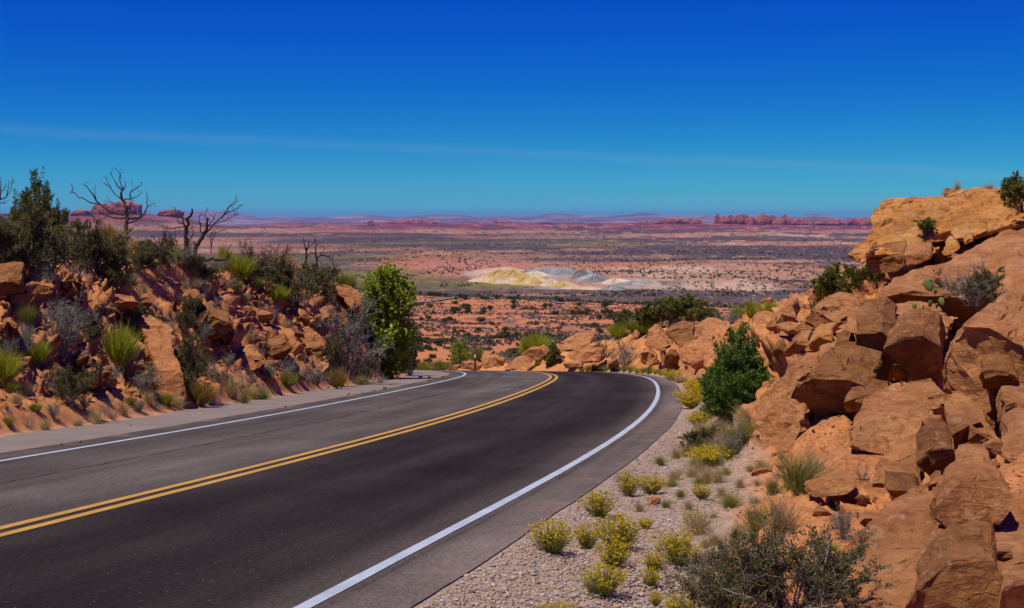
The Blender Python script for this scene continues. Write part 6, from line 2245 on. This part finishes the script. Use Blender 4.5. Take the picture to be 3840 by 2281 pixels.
dead_tree('dead_tree', 'twisted dead branches arching above the dead brush on the crest', c3(430, 560), 42, [
    (L3((440, 590), (430, 530), (470, 470), (500, 420)), .035),
    (L3((440, 540), (410, 480), (350, 450)), .026),
    (L3((470, 480), (420, 440), (400, 450)), .018),
    (L3((520, 560), (540, 490), (550, 440)), .028),
    (L3((540, 500), (600, 510), (640, 520)), .018),
], .05, 8, 40)
dead_tree('dead_tree', 'thin bare tree top poking above the olive juniper', c1(30, 520), 38.5, [
    (L((-30, 560), (-10, 460), (0, 400), (10, 300), (5, 220)), .03),
    (L((0, 440), (60, 420), (100, 340), (130, 240)), .022),
    (L((60, 420), (80, 330), (85, 250)), .014),
    (L((10, 360), (50, 320), (65, 280)), .012),
    (L((0, 470), (50, 480), (90, 440)), .012),
], .05, 9, 20)


# --- prickly pear
def prickly(label, pads, depth, group=None):
    e = bpy.data.objects.new('prickly_pear', None)
    C.objects.link(e)
    b = at(pads[0][0], pads[0][1], depth)
    e.location = b
    tag(e, label, 'cactus', group)
    for (x, y, w, h, rot) in pads:
        c = at(x, y, depth) - b
        sx, sz = w * VS / FPX * depth / 2, h * VS / FPX * depth / 2
        V, F = [], []
        ns, nr_ = 12, 8
        for i in range(nr_ + 1):
            f = math.pi * i / nr_
            for j in range(ns):
                a = 2 * math.pi * j / ns
                egg = 1 + .18 * math.cos(f)
                V.append((math.sin(f) * math.cos(a) * sx * egg, math.sin(f) * math.sin(a) * sx * .28, math.cos(f) * sz + sz * .8))
        for i in range(nr_):
            for j in range(ns):
                a, c_ = i * ns + j, i * ns + (j + 1) % ns
                F.append((a, c_, c_ + ns, a + ns))
        me = mesh_np('pad', V, F, True)
        attr(me, 'tint', np.full(len(V), random.Random(x).random()))
        o = link('pad', me, e, M_CACT)
        o.location = c
        o.rotation_euler = (0, rot, rot * 2)


prickly('prickly pear pad standing beside the wide grey shrub', [(2270, 708, 26, 34, -.35), (2285, 714, 22, 14, .9)], 18.35)
prickly('cluster of small prickly pear pads among loose stones below the smooth slope', [(2268, 748, 14, 18, .2), (2232, 752, 12, 14, -.2), (2300, 744, 18, 22, -.5), (2252, 754, 16, 12, .6), (2284, 752, 14, 14, .4)], 17.3)


# --- roadside post
def post():
    d = 74.0
    b = at(1159, 905, d)
    x, y = b[0], b[1]
    z = float(ground_z([x], [y])[0])
    ztop = at(1159, 866, d)[2]
    e = bpy.data.objects.new('marker_post', None)
    C.objects.link(e)
    e.location = (x, y, z)
    tag(e, 'brown roadside marker post with a white cap at the crest of the bend', 'post')
    n = NT('brown_post')
    mb = n.done(n.bsdf((.07, .035, .02), .8, .2))
    n = NT('white_reflector')
    mw = n.done(n.bsdf((.75, .78, .8), .5, .4))
    h = ztop - z

    def bx(nm, w, d_, z0, z1, mt):
        bm = bmesh.new()
        bmesh.ops.create_cube(bm, size=1)
        for v in bm.verts:
            v.co = Vector((v.co.x * w, v.co.y * d_, z0 + (v.co.z + .5) * (z1 - z0)))
        bmesh.ops.bevel(bm, geom=bm.edges[:], offset=.008, segments=2, affect='EDGES')
        me = bpy.data.meshes.new(nm)
        bm.to_mesh(me)
        bm.free()
        link(nm, me, e, mt)
    bx('shaft', .10, .05, -.1, h - .16, mb)
    bx('reflector_cap', .104, .054, h - .16, h, mw)


post()


# --- bushes on the orange slope
def far_bushes():
    rng = np.random.default_rng(21)

    def bushmesh(seed, n, fl):
        r_ = np.random.default_rng(seed)
        P = []
        for k in range(6):
            c = np.array([r_.normal() * .22, r_.normal() * .22, .25 + .3 * r_.random()])
            v = nrm_rows(r_.normal(size=(n // 6, 3))) * (r_.uniform(.6, 1, (n // 6, 1)))
            P.append(c + v * np.array([.26, .26, .26]))
        P = np.concatenate(P)
        P[:, 2] = np.maximum(P[:, 2], .0)
        return leaves('far_bush', P, r_.normal(size=P.shape) + np.array([0, 0, .4]), fl, fl * .8, r_)
    BM = [bushmesh(60 + i, 260, .17) for i in range(4)]
    for me in BM:
        me.materials.append(M_FARB)
    # individual dark bushes, as dense as the slope shows
    cnt = 0
    tries = 0
    while cnt < 262 and tries < 9000:
        tries += 1
        vy = 742 + 155 * rng.random() ** 1.0
        vx = rng.uniform(930, 1960)
        r = float(np.interp(vy, [742, 760, 800, 860, 900], [485, 400, 265, 175, 125])) * rng.uniform(.94, 1.06)
        X = (vx * VS - 1920) / FPX * r
        z = float(ground_z([X], [r])[0])
        hgt = rng.uniform(.6, 1.25) * (1 + .9 * (r > 330)) + (rng.random() < .15) * .5
        o = link('far_bush', BM[cnt % 4])
        o.location = (X, r, z - .08)
        ww = hgt * rng.uniform(1.0, 1.5)
        o.scale = (ww, ww, hgt)
        o.rotation_euler = (0, 0, rng.uniform(0, 6.3))
        tag(o, 'round dark green bush dotting the orange slope beyond the bend', 'bush', 'dark bushes on the orange slope')
        cnt += 1
    # the bushes along the far road
    for i in range(36):
        r = 516 + rng.uniform(-4, 30)
        vx = rng.uniform(1000, 1900)
        X = (vx * VS - 1920) / FPX * r
        o = link('far_bush', BM[i % 4])
        h = rng.uniform(1.2, 2.6)
        o.location = (X, r, float(ground_z([X], [r])[0]) - .1)
        o.scale = (h * 1.2, h * 1.2, h)
        tag(o, 'dark bush lining the far road at the top of the orange slope', 'bush', 'bushes along the far road')

    # low grey scrub on the slope and dark dots of the plain: beyond counting
    def scrub(name, n, rlo, rhi, hlo, hhi, mat, nf, pxlo=900, pxhi=3300, seed=1, clump=9, thr=-.1):
        g = np.random.default_rng(seed)
        r = np.exp(g.uniform(math.log(rlo), math.log(rhi), n))
        px = g.uniform(pxlo, pxhi, n)
        X = (px - 1920) / FPX * r
        keep = (fbm(X / clump, r / (clump * 1.6), seed + 3, 3) > thr) & (bad_mask(px, r) < .12)
        X, r = X[keep], r[keep]
        Z = ground_z(X, r)
        h = g.uniform(hlo, hhi, len(X)) * (1 + .0002 * r)
        P = np.repeat(np.stack([X, r, Z], 1), nf, 0)
        H = np.repeat(h, nf)[:, None]
        v = nrm_rows(g.normal(size=(len(P), 3)))
        v[:, 2] = np.abs(v[:, 2])
        P = P + v * H * np.array([.7, .7, .6]) * g.uniform(.2, 1, (len(P), 1))
        me = leaves(name, P, g.normal(size=P.shape) + np.array([0, 0, .5]), H[:, 0] * .8, H[:, 0] * .6, g)
        o = link(name, me, None, mat)
        tag(o, {'slope_scrub': 'low grey scrub speckling the orange slope', 'plain_scrub': 'dark specks of scrub scattered over the far plain'}[name], 'scrub', None, 'stuff')
    scrub('slope_scrub', 15000, 112, 560, .2, .5, M_FARS, 14, 1300, 3100, 5)
    scrub('plain_scrub', 9000, 620, 4200, .9, 1.9, M_FARB, 7, 1200, 3400, 9, 60, -.05)


far_bushes()
